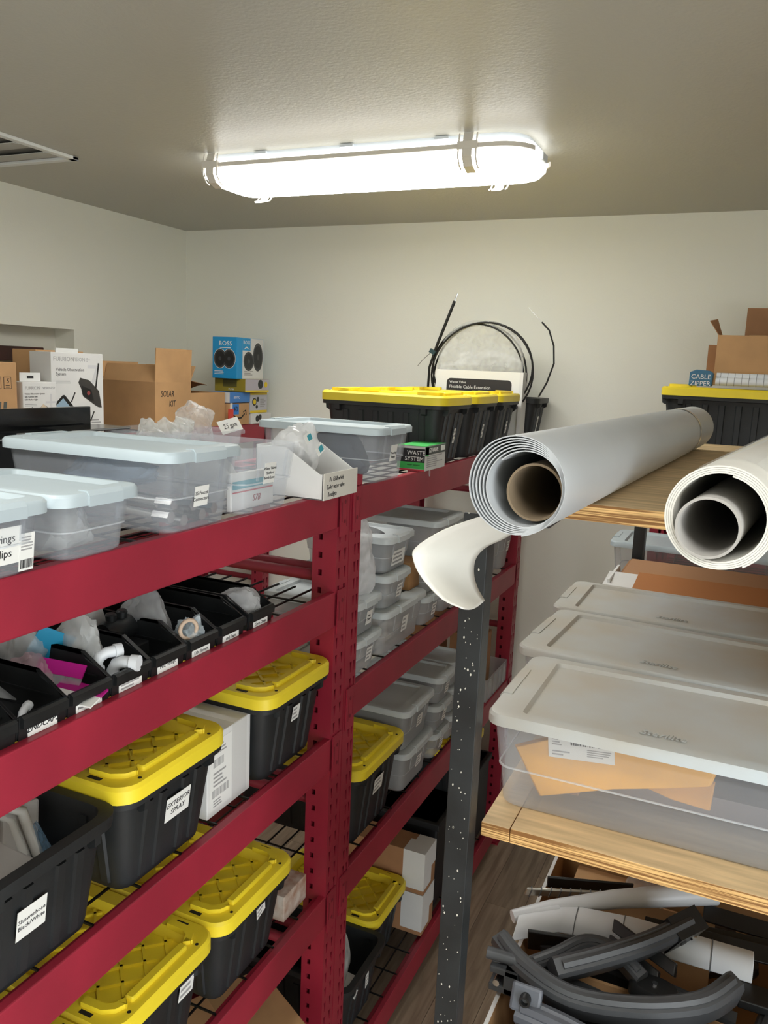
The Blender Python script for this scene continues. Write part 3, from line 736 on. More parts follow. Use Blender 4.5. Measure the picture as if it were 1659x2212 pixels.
def cable_set():
    t = thing('valve_card', (-1.212, 3.775, z), 'tall white header card reading Flexible Cable Extension behind the yellow lids', 'packaging')
    MB().box(-.218, .218, -.012, .012, 0, .343).build('card', paper_m, t, bevel=.001)
    MB().box(.205, .222, -.03, .05, 0, .343).build('side_flange', wcard_m, t)
    o = MB().loft([[(x, y, zz) for x, y, _ in rr(.162, .062, .02, 0, 4)] for zz in (0, .0006)]).build('label_panel', P('black label', (40, 38, 40), .6), t)
    place(o, (.002, -.0126, .242), NEAR)
    for i, (s, sz, y) in enumerate((('Waste Valve', .0165, .044), ('Flexible Cable Extension', .021, .022), ('Rallonge de câble flexible', .021, -.006), ('de vanne de vidange', .0165, -.028))):
        text(s, sz, (-.148, y, .0009), o, paper_m, Matrix.Identity(3), align='LEFT')
    b = MB()
    rows = []
    for j in range(9):
        v = j/8; row = []
        for i in range(17):
            u = i/16*2-1; hgt = .235*math.sqrt(max(0, 1-(abs(u)*.96)**2.6))
            row.append((u*.212, -.008+.035*math.sin(v*3.1)*math.cos(u*1.5)+.012*noise.noise(Vector((u*3, v*3, 1))), .343+hgt*v))
        rows.append(row)
    b.grid(rows); o = b.build('bag', bag_m, t, 60); s = o.modifiers.new('thick', 'SOLIDIFY'); s.thickness = .001
    # coiled cable
    c = thing('cable_coil', (-1.215, 3.79, z+.10), 'coil of thin black control cable rising above the header card', 'cable')
    pts = []
    for i in range(150):
        a = math.radians(-60+i*8.2); r = .232+.02*math.sin(i*.21)+.012*math.sin(i*.07)
        pts.append((r*math.cos(a)*1.02+.008*math.sin(i*.05), -.035+.06*(i/150)+.006*math.sin(i*.4), .235+r*math.sin(a)-.006*math.cos(i*.11)))
    MB().tube(pts, .0045, 7).build('cable', wire_m, c, 60)
    MB().tube([(-.255, -.03, .0), (-.25, -.03, .25), (-.215, -.03, .36), (-.138, -.03, .565)], [.006, .006, .0075, .0075], 8).build('cable_end', wire_m, c, 60)
    MB().tube([(-.138, -.03, .56), (-.126, -.03, .60)], .003, 6).build('ferrule', chrome_m, c)
    MB().tube([(.292, .0, .135), (.325, .0, .20), (.352, .0, .29), (.345, .0, .37), (.318, .0, .44), (.282, .0, .475)], .0042, 7).build('cable_tail', wire_m, c, 60)
    MB().tube([(.282, .0, .475), (.215, .0, .54)], .0014, 5).build('inner_wire', chrome_m, c)
    MB().obox((-.235, -.035, .325), .015, .008, .010, Matrix.Rotation(.5, 3, 'Y')).build('cable_tie', P('dark teal tie', (30, 58, 62), .4), c)
    MB().tube([(-.245, -.035, .32), (-.285, -.035, .285), (-.31, -.035, .255)], .0012, 5).build('tie_tail', wire_m, c)
cable_set()

# ================================================================ boxes on the rack by the left wall
z = S(-.334)+E0
XF = -2.55
def boxes_left():
    cream = P('print cream', (214, 196, 170), .6)
    t = box('carton', (-2.64, 2.128, z), .25, .205, .30, 'brown carton with a 5 stacking mark at the left picture edge', cat='box', bevel=.003)
    for y in (.015, .06):
        o = MB().box(-.017, .017, -.022, .022, 0, .0004).build('print', ink_m, t); place(o, (.1252, y, .225))
        MB().box(-.015, .015, -.020, .020, .0004, .0006).build('print', card_m, o)
        if y > .05: text('5', .026, (0, .006, .0008), o, ink_m, Matrix.Identity(3), shear=.2)
        else: text('-', .03, (0, .006, .0008), o, ink_m, Matrix.Identity(3))
        MB().box(-.009, .009, -.011, -.008, .0006, .0009).box(-.009, .009, -.017, -.014, .0006, .0009).build('print', ink_m, o)
    poly(t, (.1253, .03, .11), [(-.03, -.06), (-.016, -.06), (0, .045), (-.014, .045)], P('dark grey print', (84, 88, 84), .6), FRONT)
    poly(t, (.1253, .055, .11), [(-.03, -.06), (-.016, -.06), (0, .045), (-.014, .045)], MATS['dark grey print'], FRONT)
    t = box('camera_box', (-2.57, 2.342, z), .10, .163, .228, 'small white camera box with hang tab, in front of the larger white one', wcard_m)
    MB().box(-.002, .001, -.05, .05, .228, .262).build('hang_tab', wcard_m, t)
    MB().box(.0012, .0016, -.016, .016, .24, .25).build('hang_slot', ink_m, t)
    text('FURRION', .017, (.0503, -.035, .205), t, inkg_m); text('VISION S+', .014, (.0503, .045, .205), t, P('pale ink', (170, 170, 172), .7))
    for i, s in enumerate(('Vehicle Observation System', 'Side Camera with', 'LED Marker Light')):
        text(s, .0085, (.0503, -.073, .183-i*.011), t, ink_m, align='LEFT')
    fine(place(MB().box(0, .001, 0, .001, 0, .0004).build('print', inkg_m, t), (.0501, -.073, .135)), 0, .07, 0, .012, 2, 0)
    patch(t, (.0502, .055, .15), .008, .065, P('pale print', (206, 206, 208), .7), FRONT); patch(t, (.0503, .055, .15), .055, .008, MATS['pale print'], FRONT)
    poly(t, (.0503, -.03, .10), [(-.03, -.02), (.03, -.035), (.035, -.01), (0, .015), (-.008, .034), (-.026, .022)], dpart_m, FRONT)
    poly(t, (.0503, .035, .105), [(-.04, .02), (-.02, .038), (.02, .015), (.045, -.005), (.035, -.03), (-.01, -.02), (-.036, -.005)], dpart_m, FRONT)
    poly(t, (.0508, .03, .118), [(-.03, .01), (-.016, .026), (.02, .0), (.01, -.006)], cream, FRONT)
    t = box('camera_box', (-2.6075, 2.571, z), .115, .284, .345, 'large white vehicle camera box beside the open brown carton', wcard_m)
    x = .0577
    text('FURRION', .026, (x, -.075, .318), t, inkg_m); text('VISION S+', .022, (x, .02, .318), t, P('pale ink', (170, 170, 172), .7))
    text('Vehicle Observation\nSystem', .0185, (x, -.118, .268), t, P('dark grey ink', (72, 72, 76), .7), align='LEFT')
    fine(place(MB().box(0, .001, 0, .001, 0, .0004).build('print', inkg_m, t), (x, -.118, .22)), 0, .09, 0, .014, 2, 0, MATS['pale ink'])
    text('7', .15, (x-.0001, .085, .24), t, MATS['pale print'])
    poly(t, (x+.0002, .07, .19), [(-.07, .035), (-.06, .055), (-.01, .045), (.045, .0), (.06, -.07), (.04, -.068), (.02, -.058), (-.045, -.022), (-.055, .01)], P('camera print', (58, 56, 54), .5), FRONT)
    poly(t, (x+.0008, .05, .19), [(-.03, .022), (.02, .005), (.035, -.04), (.02, -.04), (-.03, -.015)], dpart_m, FRONT)
    disc(t, (x+.0014, .055, .182), .009, .009, P('lens red', (150, 70, 70), .3), FRONT)
    poly(t, (x+.0002, .098, .255), [(-.005, -.055), (.003, -.055), (.022, .05), (.014, .052)], dpart_m, FRONT)
    poly(t, (x+.0002, -.05, .12), [(-.078, -.075), (-.078, .02), (-.035, .055), (-.025, .055), (.098, -.07), (.095, -.085)], dpart_m, FRONT)
    poly(t, (x+.0008, -.05, .12), [(-.073, -.075), (-.073, .012), (-.034, .042), (.085, -.075)], P('screen blue', (150, 176, 196), .4), FRONT)
    poly(t, (x+.0014, -.05, .12), [(-.073, -.075), (-.073, -.01), (-.05, .005), (-.02, -.02), (.01, -.03), (.05, -.06), (.06, -.075)], P('screen slate', (88, 104, 116), .4), FRONT)
    for yy, zz in ((-.03, .165), (.075, .085)): patch(t, (x+.0002, yy, zz), .006, .045, dpart_m, FRONT, roll=-.5)
    fine(place(MB().box(0, .001, 0, .001, 0, .0004).build('print', inkg_m, t), (x, .07, .03)), 0, .06, 0, .045, 4, 0)
    MB().box(-.004, .0, -.06, .06, .345, .362).build('hang_tab', wcard_m, t)
    box('carton', (-2.74, 2.60, z), .13, .26, .352, 'brown carton showing just above the large white camera box')
    # open carton marked SOLAR KIT
    t = open_box('open_carton', (-2.71, 3.182, z), .315, .266, .228, 'open brown carton marked SOLAR KIT with flaps raised')
    flap(t, (.155, 0, .227), .264, .158, 'y', .05, card_m); flap(t, (0, -.13, .227), .31, .085, 'x', .35, card_m); flap(t, (-.155, 0, .227), .26, .09, 'y', -.2, card_m)
    flap(t, (0, .13, .227), .31, .09, 'x', .5, card_m)
    text('SOLAR', .042, (.1582, -.045, .172), t, ink_m, shear=.15, sx=.75); text('KIT', .042, (.1582, -.01, .125), t, ink_m, shear=.15, sx=.75)
    t = open_box('open_carton', (-2.70, 3.468, z), .28, .288, .175, 'open brown carton with torn curling flap left of the speaker boxes')
    rows = []
    for j in range(7):
        a = j/6*1.9; rows.append([(-.12+.02*j+.03*math.sin(a), -.14+u*.28, .174+.085*math.sin(a)*(1-.55*u)) for u in (0, .25, .5, .75, 1)])
    o = MB().grid(rows).build('flap', cardd_m, t, 60); s = o.modifiers.new('t', 'SOLIDIFY'); s.thickness = .004
    # speaker boxes
    blue = P('box blue', (28, 150, 210), .45)
    def speaker(t, loc, r, face, sx=1.):
        d = .0005
        disc(t, loc, r*1.06*sx, r*1.06, paper_m, face, d*.6); 
        nrm = Vector((face[0][2], face[1][2], face[2][2]))
        L0 = Vector(loc)
        disc(t, L0+nrm*d, r*sx, r, P('speaker print', (66, 68, 70), .4), face, d); disc(t, L0+nrm*d*2.2, r*.8*sx, r*.8, dpart_m, face, d); disc(t, L0+nrm*d*3.4, r*.22*sx, r*.22, MATS['speaker print'], face, d)
    t = box('speaker_box', (-2.629, 3.835, S(-.086)), .158, .262, .22, 'bright blue and white speaker box on top of the corner stack', blue)
    patch(t, (.0792, .025, .11), .205, .218, wcard_m, FRONT); patch(t, (.0796, -.04, .185), .075, .066, blue, FRONT)
    text('BOSS', .026, (.0801, -.04, .195), t, paper_m, sx=1.1); poly(t, (.0801, -.04, .165), [(-.03, -.008), (0, .01), (.03, -.008), (.0, .002)], paper_m, FRONT)
    text('BOSS', .034, (.005, -.1315, .185), t, paper_m, NEAR, sx=1.1); patch(t, (.005, -.1315, .163), .07, .004, paper_m, NEAR)
    speaker(t, (-.028, -.1315, .105), .05, NEAR, .8); speaker(t, (.03, -.1318, .105), .05, NEAR, .8)
    speaker(t, (.0798, -.02, .095), .052, FRONT, .95); speaker(t, (.0802, .07, .12), .078, FRONT, .62)
    fine(place(MB().box(0, .001, 0, .001, 0, .0004).build('print', paper_m, t), (-.065, -.1315, .02), NEAR), 0, .08, 0, .022, 3, 0, paper_m)
    fine(place(MB().box(0, .001, 0, .001, 0, .0004).build('print', inkg_m, t), (.0796, -.06, .018)), 0, .1, 0, .028, 3, 0)
    t = box('speaker_box', (-2.62, 3.86, S(-.158)+.002), .2, .235, .07, 'flat gold and grey speaker box directly under the blue one', P('gold print', (150, 132, 40), .5))
    patch(t, (.1002, .0, .038), .234, .062, P('lilac print', (186, 180, 190), .5), FRONT); speaker(t, (.1006, .03, .042), .026, FRONT); disc(t, (.1012, .03, .042), .018, .018, P('yellow print', (226, 196, 40), .5), FRONT)
    disc(t, (.1012, .085, .04), .016, .016, MATS['yellow print'], FRONT); patch(t, (.1004, 0, .005), .234, .01, MATS['yellow print'], FRONT)
    text('PUNK', .014, (.01, -.1181, .012), t, paper_m, NEAR); patch(t, (.0, -.1178, .045), .09, .04, P('dark olive print', (92, 84, 36), .5), NEAR)
    t = box('small_box', (-2.61, 3.725, S(-.215)+.002), .14, .19, .055, 'flat blue and white box on the brown smile-arrow carton', P('mid blue print', (66, 126, 196), .5))
    text('BOYO', .022, (.0705, -.03, .028), t, paper_m); patch(t, (0, -.0952, .028), .138, .054, wcard_m, NEAR)
    t = box('small_carton', (-2.62, 3.725, z), .15, .19, .117, 'small brown carton with black smile arrow and blue tape', card_m)
    pts = [(-.07, .022), (-.03, .002), (.01, .004), (.045, .028), (.038, .032), (.008, .012), (-.028, .010), (-.068, .028)]
    poly(t, (.0753, .01, .03), pts, ink_m, FRONT); poly(t, (.0753, .058, .062), [(-.02, .004), (.0, .012), (.006, -.012), (.012, -.012), (.006, .02), (-.02, .010)], ink_m, FRONT)
    for yy, zz, hh in ((-.035, .085, .055), (-.045, .012, .035)): o = patch(t, (.0757, yy, zz), .06, hh, P('blue masking tape', (48, 124, 206), .6), FRONT, name='tape')
    text('40', .04, (.0765, -.035, .085), t, ink_m)
    patch(t, (.0757, -.075, .095), .022, .05, paper_m, FRONT, name='sticker')
    t = box('speaker_box', (-2.62, 3.915, S(-.275)+.002), .15, .172, .113, 'yellow and silver speaker box, lower right of the corner stack', P('silver print', (190, 190, 196), .5))
    patch(t, (.0752, 0, .106), .17, .013, MATS['yellow print'], FRONT); patch(t, (.0752, 0, .007), .17, .014, MATS['yellow print'], FRONT)
    speaker(t, (.0753, -.045, .062), .022, FRONT); disc(t, (.0775, -.045, .062), .014, .014, MATS['yellow print'], FRONT); speaker(t, (.0753, -.01, .075), .014, FRONT); speaker(t, (.0753, -.02, .034), .011, FRONT)
    fine(place(MB().box(0, .001, 0, .001, 0, .0004).build('print', inkg_m, t), (.0753, .015, .03)), 0, .06, 0, .05, 5, 0)
    t = box('speaker_box', (-2.62, 3.94, z), .16, .2, .058, 'white box with dark speaker picture at the bottom of the corner stack', wcard_m)
    speaker(t, (.0803, -.045, .028), .018, FRONT); speaker(t, (.0803, -.018, .036), .016, FRONT)
    o = MB().box(-.003, .003, -.02, .02, 0, .09).build('red_folder', P('red card', (214, 70, 56), .6)); o.location = (-2.53, 3.625, z); T(o, 'red card edge standing between two brown cartons', 'card')
boxes_left()
# ================================================================ second shelf: small black bins
zs = RT[1]
sbin(.825, 'black open-front bin cut by the left picture edge', None)
sbin(.930, 'black open-front bin labelled endcaps by hand', ['ENDCAPS'], shear=.3, size=.015)
sbin(1.034, 'black open-front bin of pink bags', ['', 'Reducer Coupler'], size=.0075)
s4 = sbin(1.140, 'black open-front bin of white elbows, left of the Misc Fittings bin', None); sticker(s4, (-.0022, 0, .0125), .062, .024, None, bars=3)
sbin(1.248, 'black open-front bin labelled Misc Fittings', ['Misc Fittings'], size=.0095)
sbin(1.357, 'black open-front bin labelled 120v Element with clear wrapped parts', ['Water Heater', '120v Element'], size=.009)
sbin(1.466, 'empty black open-front bin labelled and Tape', ['', 'and Tape'], size=.010)
sbin(1.587, 'black open-front bin labelled Cinch Clamp with a clear bag', ['', 'Cinch Clamp'], size=.009)
zi = zs+.006
bag('bag_small', (-1.08, 1.585, zi), .065, .038, .052, 'clear bag of clamps in the Cinch Clamp bin', 61, bagc_m, .45)
bag('bag_wrap', (-1.045, 1.358, zi), .035, .04, .045, 'clear wrapped parts at the front of the 120v Element bin', 62, CLEAR('bright film', (225, 238, 245), .55, .08, crease=30), .55, freq=3)
bag('bag_wrap', (-1.14, 1.335, zi), .06, .04, .085, 'tall loose clear bag behind the wrapped parts in the 120v Element bin', 63, bag_m, .4)
MB_ring = MB()
o = MB().tube([(.02*math.cos(a*.5236), 0, .024+.02*math.sin(a*.5236)) for a in range(13)], .0045, 8).build('beige_ring', P('beige rubber', (196, 172, 150), .6), None, 60)
o.location = (-1.03, 1.33, zi+.03); o.rotation_euler = (0, 0, 1.2); T(o, 'beige rubber ring resting on the clear wrapped parts', 'ring')
# Misc Fittings: black pipe fitting
t = thing('pipe_fitting', (-1.13, 1.262, zi), 'black ribbed pipe fitting with two knobs in the Misc Fittings bin', 'fitting')
MB().tube([(-.03, -.042, .05), (-.03, -.03, .05), (-.03, .0, .05), (-.03, .032, .05), (-.03, .042, .05)], [.022, .026, .024, .026, .02], 16).build('barrel', sbin_m, t, 40)
for y in (-.018, .014): MB().tube([(-.03, y, .07), (-.03, y, .086), (-.03, y, .09)], [.01, .012, .009], 12).build('knob', sbin_m, t, 40)
MB().box(-.06, .03, -.03, .03, 0, .03).build('base', dpart_m, t, bevel=.004)
o = MB().box(-.0006, .0006, -.045, .045, 0, .13).build('white_card', paper_m); o.location = (-1.20, 1.255, zi); o.rotation_euler = (.15, -.25, .1); T(o, 'white card standing at the back of the Misc Fittings bin', 'card')
# white elbows
def elbow(loc, rz, label, s=1.):
    t = thing('white_elbow', loc, label, 'pipe fitting', rz=rz, group='white plastic elbows')
    MB().tube([(0, 0, 0), (0, 0, .025*s), (.006*s, 0, .036*s), (.02*s, 0, .042*s), (.045*s, 0, .042*s)], [.013*s, .012*s, .0125*s, .012*s, .013*s], 12).build('pipe', wpart_m, t, 50)
    MB().tube([(.036*s, 0, .042*s), (.052*s, 0, .042*s)], .0155*s, 12).build('collar', wpart_m, t, 40)
    MB().tube([(0, 0, 0), (0, 0, .014*s)], .0155*s, 12).build('collar', wpart_m, t, 40)
elbow((-1.055, 1.135, zi), .3, 'white plastic elbow at the front of its black bin'); elbow((-1.075, 1.115, zi+.02), 1.1, 'white plastic elbow lying on top in its black bin', .9)
bag('bag_elbows', (-1.13, 1.125, zi), .06, .04, .07, 'milky bag in the bin of white elbows', 66, bagw_m, .5)
o = MB().box(-.035, .035, -.0006, .0006, 0, .06).build('blue_card', P('bright blue card', (24, 140, 178), .5)); o.location = (-1.17, 1.075, zi+.045); o.rotation_euler = (.2, .5, 1.0); T(o, 'bright blue bag header between the white elbows and pink bags', 'card')
bag('bag_clear', (-1.22, 1.075, zi), .05, .045, .085, 'clear bag with white parts behind the bright blue header', 67, bagw_m, .5)
pink = CLEAR('pink film', (214, 40, 160), .8, .3)
for i, (x, y, zz, r, l) in enumerate(((-1.10, 1.045, .035, (.9, .1, .3), 'pink zip bag leaning on the side of its black bin'), (-1.18, .985, .03, (1.1, .0, .2), 'pink zip bag lying further left among the black bins'), (-1.045, 1.035, .015, (.2, .1, .2), 'small white and pink packet at the front of its bin'))):
    t = thing('zip_bag', (x, y, zi+zz), l, 'plastic bag'); t.rotation_euler = r
    MB().box(-.045, .045, -.03, .0, 0, .003).build('film', bag_m if i < 2 else paper_m, t); MB().box(-.045, .045, 0, .026, 0, .004).build('header', pink, t)
bag('bag_pink', (-1.14, 1.02, zi), .055, .038, .045, 'clear bag with pinkish parts under the pink zip bags', 69, CLEAR('pinkish film', (226, 196, 204), .5, .3, crease=16), .4)
elbow((-1.06, .925, zi-.004), 2, 'small white elbow deep in the endcaps bin', .55)

# ================================================================ third shelf of the nearer rack
z3 = RT[2]+E0
tote((-1.235, .915, z3), 'lidless black tote labelled Showerhose Black/White', lid=False, lab=(-.028, .118, .062, .058, ['Showerhose', 'Black/White'], .0095))
tote((-1.24, 1.262, z3), 'black tote with yellow lid labelled EXTERIOR SPRAY by hand', lab=(.012, .13, .078, .055, ['EXTERIOR', 'SPRAY'], .0135, .15))
t = box('white_carton', (-1.225, 1.512, z3), .35, .175, .20, 'white carton between two yellow-lidded totes, carrying a shipping label', wcard_m)
o = sticker(t, (.1752, -.035, .1), .085, .17, None); fine(o, -.03, .03, .05, .075, 3, .0006); fine(o, -.03, .01, .02, .04, 1, .0006, inkg_m, True); fine(o, -.03, .03, -.03, .01, 4, .0006); fine(o, -.034, .03, -.055, -.035, 1, .0006, inkg_m, True); fine(o, -.03, .02, -.08, -.06, 3, .0006)
MB().box(.1752, .1756, .01, .07, .005, .199).build('tape', P('clear tape', (212, 212, 210), .25), t)
MB().box(-.175, .1754, -.02, .02, .1995, .2005).build('tape', P('clear tape', (212, 212, 210), .25), t)
tote((-1.24, 1.760, z3), 'black tote with yellow lid touching the uprights, below the small black bins', lab=(-.005, .15, .036, .042, None, 0))
# hoses and paper packs in the lidless tote
wrap_m = P('grey wrap', (196, 192, 186), .7, var=(6, .08))
for (loc, hx_, hy_, hz_, rot, l) in (((-1.145, .865, z3+.135), .08, .115, .012, (.08, .28, .2), 'large pale paper pack lying on top in the lidless tote'),
                                     ((-1.24, .93, z3+.125), .012, .10, .10, (.1, -.3, .15), 'grey paper pack standing at the back of the lidless tote'),
                                     ((-1.17, 1.0, z3+.12), .012, .035, .10, (-.15, -.2, -.3), 'narrow paper sleeve beside the white hose in the lidless tote')):
    o = MB().box(-hx_, hx_, -hy_, hy_, -hz_, hz_).build('paper_pack', wrap_m, None, bevel=.006); o.location = loc; o.rotation_euler = rot; T(o, l, 'package')
t = thing('shower_hose', (-1.16, .975, z3+.02), 'white shower hose looping out of the lidless tote', 'hose')
MB().tube([(0, -.10, .05), (-.02, -.06, .17), (-.02, -.01, .215), (0, .03, .19), (.02, .045, .10), (.03, .05, .04)], .010, 10).build('hose', whvin_m, t, 60)
MB().tube([(-.03, -.09, .06), (-.05, -.05, .16), (-.04, -.01, .20), (-.02, .02, .17), (0, .03, .10)], .009, 10).build('hose', whvin_m, t, 60)
bag('hose_sleeve', (-1.15, 1.03, z3+.02), .04, .02, .11, 'clear blue-edged sleeve at the right side of the lidless tote', 71, CLEAR('blue sleeve', (150, 190, 220), .45, .1, crease=12), .25)

# ================================================================ fourth shelf of the nearer rack
z4 = RT[3]+E0
tote((-1.255, .885, z4), 'black tote with yellow lid in the bottom left picture corner')
tote((-1.25, 1.234, z4), 'black tote with yellow lid on the fourth shelf, middle of three', lab=(.075, .17, .05, .06, None, 0))
tote((-1.245, 1.583, z4), 'black tote with yellow lid on the fourth shelf, nearest the uprights', lab=(.02, .175, .04, .05, None, 0, 0, .3))
t = box('low_carton', (-1.13, 1.845, z4), .16, .125, .078, 'low white carton with brown smudges, right of the totes on the fourth shelf', P('smudged white card', (216, 206, 194), .7, var=(26, .25), c2=(176, 140, 118)))
bag('grey_bag', (-1.36, 1.80, z4), .11, .075, .13, 'grey plastic bag slumped behind the low smudged carton', 75, CLEAR('grey film', (120, 124, 128), .6, .2, crease=10), .4)
t = box('patterned_box', (-1.36, 1.895, z4), .24, .09, .05, 'flat yellow patterned box behind the red upright on the fourth shelf', P('yellow patterned card', (206, 182, 110), .6, var=(30, .3)))
# lower level of the nearer rack
z5 = RT[4]+E0
t = box('brown_carton', (-1.16, 1.70, z5), .30, .34, .46, 'large brown carton on the lowest shelf, beside the red uprights', card_m, rz=-.5, tape='x', bevel=.004)
tote((-1.38, 1.12, z5), 'black tote in the dark on the lowest shelf of the nearer rack', lid=True)

# ================================================================ further rack, second shelf
zf2 = FT[1]+E0
GB = dict(lid='g', body=bing_m, group='grey-lidded bins on the further rack')
SH = (.34, .205, .118); lb = (.02, .05, .04, .045)
cbin((-1.175, 2.203, zf2), SH, 'grey-lidded shoebox bin under another one, right beside the red uprights', lab=(*lb, None, 0), **GB)
cbin((-1.178, 2.20, zf2+.119), SH, 'grey-lidded shoebox bin labelled Misc, carrying the crumpled clear bag', lab=(*lb, ['Misc', 'Clamps'], .009), **GB)
bag('crumpled_bag', (-1.085, 2.215, zf2+.238), .075, .095, .135, 'large crumpled clear bag on the shoebox bins by the uprights', 81, bagc_m, .4)
cbin((-1.21, 2.49, zf2), (.42, .37, .158), 'wide grey-lidded bin at the base of a three-bin stack', lab=(.01, .075, .048, .055, None, 0), **GB)
cbin((-1.17, 2.415, zf2+.159), SH, 'grey-lidded shoebox bin in the middle of the stack on the wide bin', lab=(*lb, None, 0), **GB)
cbin((-1.175, 2.43, zf2+.278), (.34, .23, .125), 'grey-lidded bin of black parts on top of the stack on the wide bin', lab=(.0, .045, .10, .05, None, 0), **GB)
bag('black_parts', (-1.17, 2.43, zf2+.286), .12, .075, .07, 'black parts filling the bin on top of the stack', 83, P('black parts', (34, 36, 40), .5), .2, cat='parts')
for i in range(2):
    for j, yy in enumerate((2.775, 2.985)):
        cbin((-1.175, yy, zf2+.119*i), (.34, .19 if j == 0 else .2, .118), ('lower' if i == 0 else 'upper')+' grey-lidded shoebox bin '+('right of the wide bin' if j == 0 else 'of pink parts beside the black steel post'), lab=(*lb, None, 0), **GB)
bag('pink_parts', (-1.17, 2.985, zf2+.006), .12, .07, .06, 'pinkish parts in the shoebox bin beside the black steel post', 84, P('pink parts', (150, 92, 100), .6), .3, cat='parts')
cbin((-1.18, 2.90, zf2+.239), (.36, .3, .15), 'grey-lidded bin of dark and tan parts behind the hanging vinyl flap', lab=(.06, .06, .05, .05, None, 0), **GB)
bag('tan_parts', (-1.09, 2.90, zf2+.246), .07, .09, .07, 'tan parts at the front of the bin behind the vinyl flap', 85, P('tan parts', (150, 126, 116), .6), .3, cat='parts')
bag('navy_parts', (-1.22, 2.88, zf2+.246), .08, .11, .07, 'navy parts at the back of the bin behind the vinyl flap', 86, P('navy parts', (30, 38, 54), .6), .3, cat='parts')
t = box('wood_block', (-1.12, 2.66, zf2+.159), .14, .11, .10, 'tan wooden block between the bin stacks under the top shelf', P('tan wood', (176, 132, 84), .6, var=(9, .2)))
cbin((-1.20, 3.33, zf2), (.40, .34, .20), 'tall grey-lidded bin behind the black steel post on the second shelf', **GB)
cbin((-1.20, 3.575, zf2), (.40, .19, .23), 'narrow tall bin of the pair near the rack end, the nearer one', body=bing_m, lid='g', group=GB['group'])
cbin((-1.20, 3.775, zf2), (.40, .19, .23), 'narrow tall bin at the far end of the second shelf, by the end upright', lab=(.02, .11, .035, .05, None, 0), **GB)

# ================================================================ further rack, third shelf
zf3 = FT[2]+E0
tote((-1.26, 2.345, zf3), 'black tote with yellow lid beside the uprights on the further rack', W=.385, Ht=.283, L=.52, lab=(.0, .16, .07, .055, None, 0))
B2 = (.42, .29, .166)
cbin((-1.215, 2.70, zf3), B2, 'lower of two wide grey-lidded bins next to the yellow-lidded tote', lab=(.02, .08, .05, .045, None, 0), **GB)
cbin((-1.215, 2.69, zf3+.167), B2, 'upper of two wide grey-lidded bins next to the yellow-lidded tote', lab=(.02, .08, .05, .045, None, 0), **GB)
for i in range(3):
    cbin((-1.175+.006*i, 2.948, zf3+.119*i), (.34, .185, .118), ('bottom', 'middle', 'top')[i]+' shoebox bin of the stack just left of the black post, third shelf', lab=(*lb, None, 0), **GB)
    cbin((-1.18, 3.145, zf3+.119*i), (.34, .185, .118), ('bottom', 'middle', 'top')[i]+' shoebox bin of the stack hidden behind the black post, third shelf', **GB)
bag('grey_parts', (-1.2, 2.70, zf3+.008), .15, .09, .1, 'grey parts in the lower wide bin', 87, P('grey parts', (120, 120, 122), .6), .2, cat='parts')
bag('grey_parts', (-1.2, 2.69, zf3+.175), .15, .09, .09, 'grey parts in the upper wide bin', 88, MATS['grey parts'], .2, cat='parts')
t = open_box('clear_crate', (-1.14, 3.72, zf3), .26, .34, .11, 'open clear crate holding a tall brown carton at the rack end', bing_m, th=.003, cat='crate')
for i in range(4): MB().box(.13, .134, -.14+i*.08, -.11+i*.08, .01, .1).build('crate_rib', bing_m, t)
box('tall_carton', (-1.15, 3.70, zf3+.004), .17, .14, .29, 'tall brown carton standing in the open clear crate', cardd_m)
box('tall_carton', (-1.42, 3.74, zf3), .2, .2, .36, 'taller brown carton behind the open clear crate', cardd_m)

# ================================================================ further rack, lowest shelf
zf4 = FT[3]+E0
tote((-1.27, 2.335, zf4), 'lidless black tote with a milky bag on the lowest shelf', lid=False, W=.345, L=.5, Ht=.262, lab=(.03, .15, .026, .07, None, 0, 0, .3))
bag('milky_bag', (-1.17, 2.27, zf4+.03), .085, .075, .21, 'milky bag standing in the lidless tote on the lowest shelf', 91, bagw_m, .3)
o = MB().box(-.06, .06, -.045, .045, 0, .001).build('paper_sheet', paper_m); o.location = (-1.10, 2.285, zf4+.18); o.rotation_euler = (.1, .3, .2); T(o, 'white paper sheet lying on the milky bag', 'paper')
tote((-1.33, 2.672, zf4), 'black tote with yellow lid behind the lidless one on the lowest shelf', W=.335, Ht=.258)
for i in range(2):
    t = box('long_carton', (-1.245, 2.912, zf4+.187*i), .45, .13, .185, ('lower' if i == 0 else 'upper')+' of two long brown cartons with white ends on the lowest shelf', cardd_m)
    MB().box(.13, .2252, -.066, .02, .02, .186).build('white_wrap', wcard_m, t); MB().box(.15, .2256, -.0655, .065, .09, .1858).build('white_end', wcard_m, t)
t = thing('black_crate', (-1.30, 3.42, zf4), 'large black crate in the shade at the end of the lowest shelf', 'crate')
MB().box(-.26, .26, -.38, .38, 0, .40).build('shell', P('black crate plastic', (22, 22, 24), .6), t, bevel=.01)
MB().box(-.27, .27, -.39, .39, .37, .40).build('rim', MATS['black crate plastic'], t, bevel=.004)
t = tote((-1.27, 3.45, zf4+.401), 'dusty yellow-lidded tote on the black crate behind the steel post', W=.36, Ht=.22)
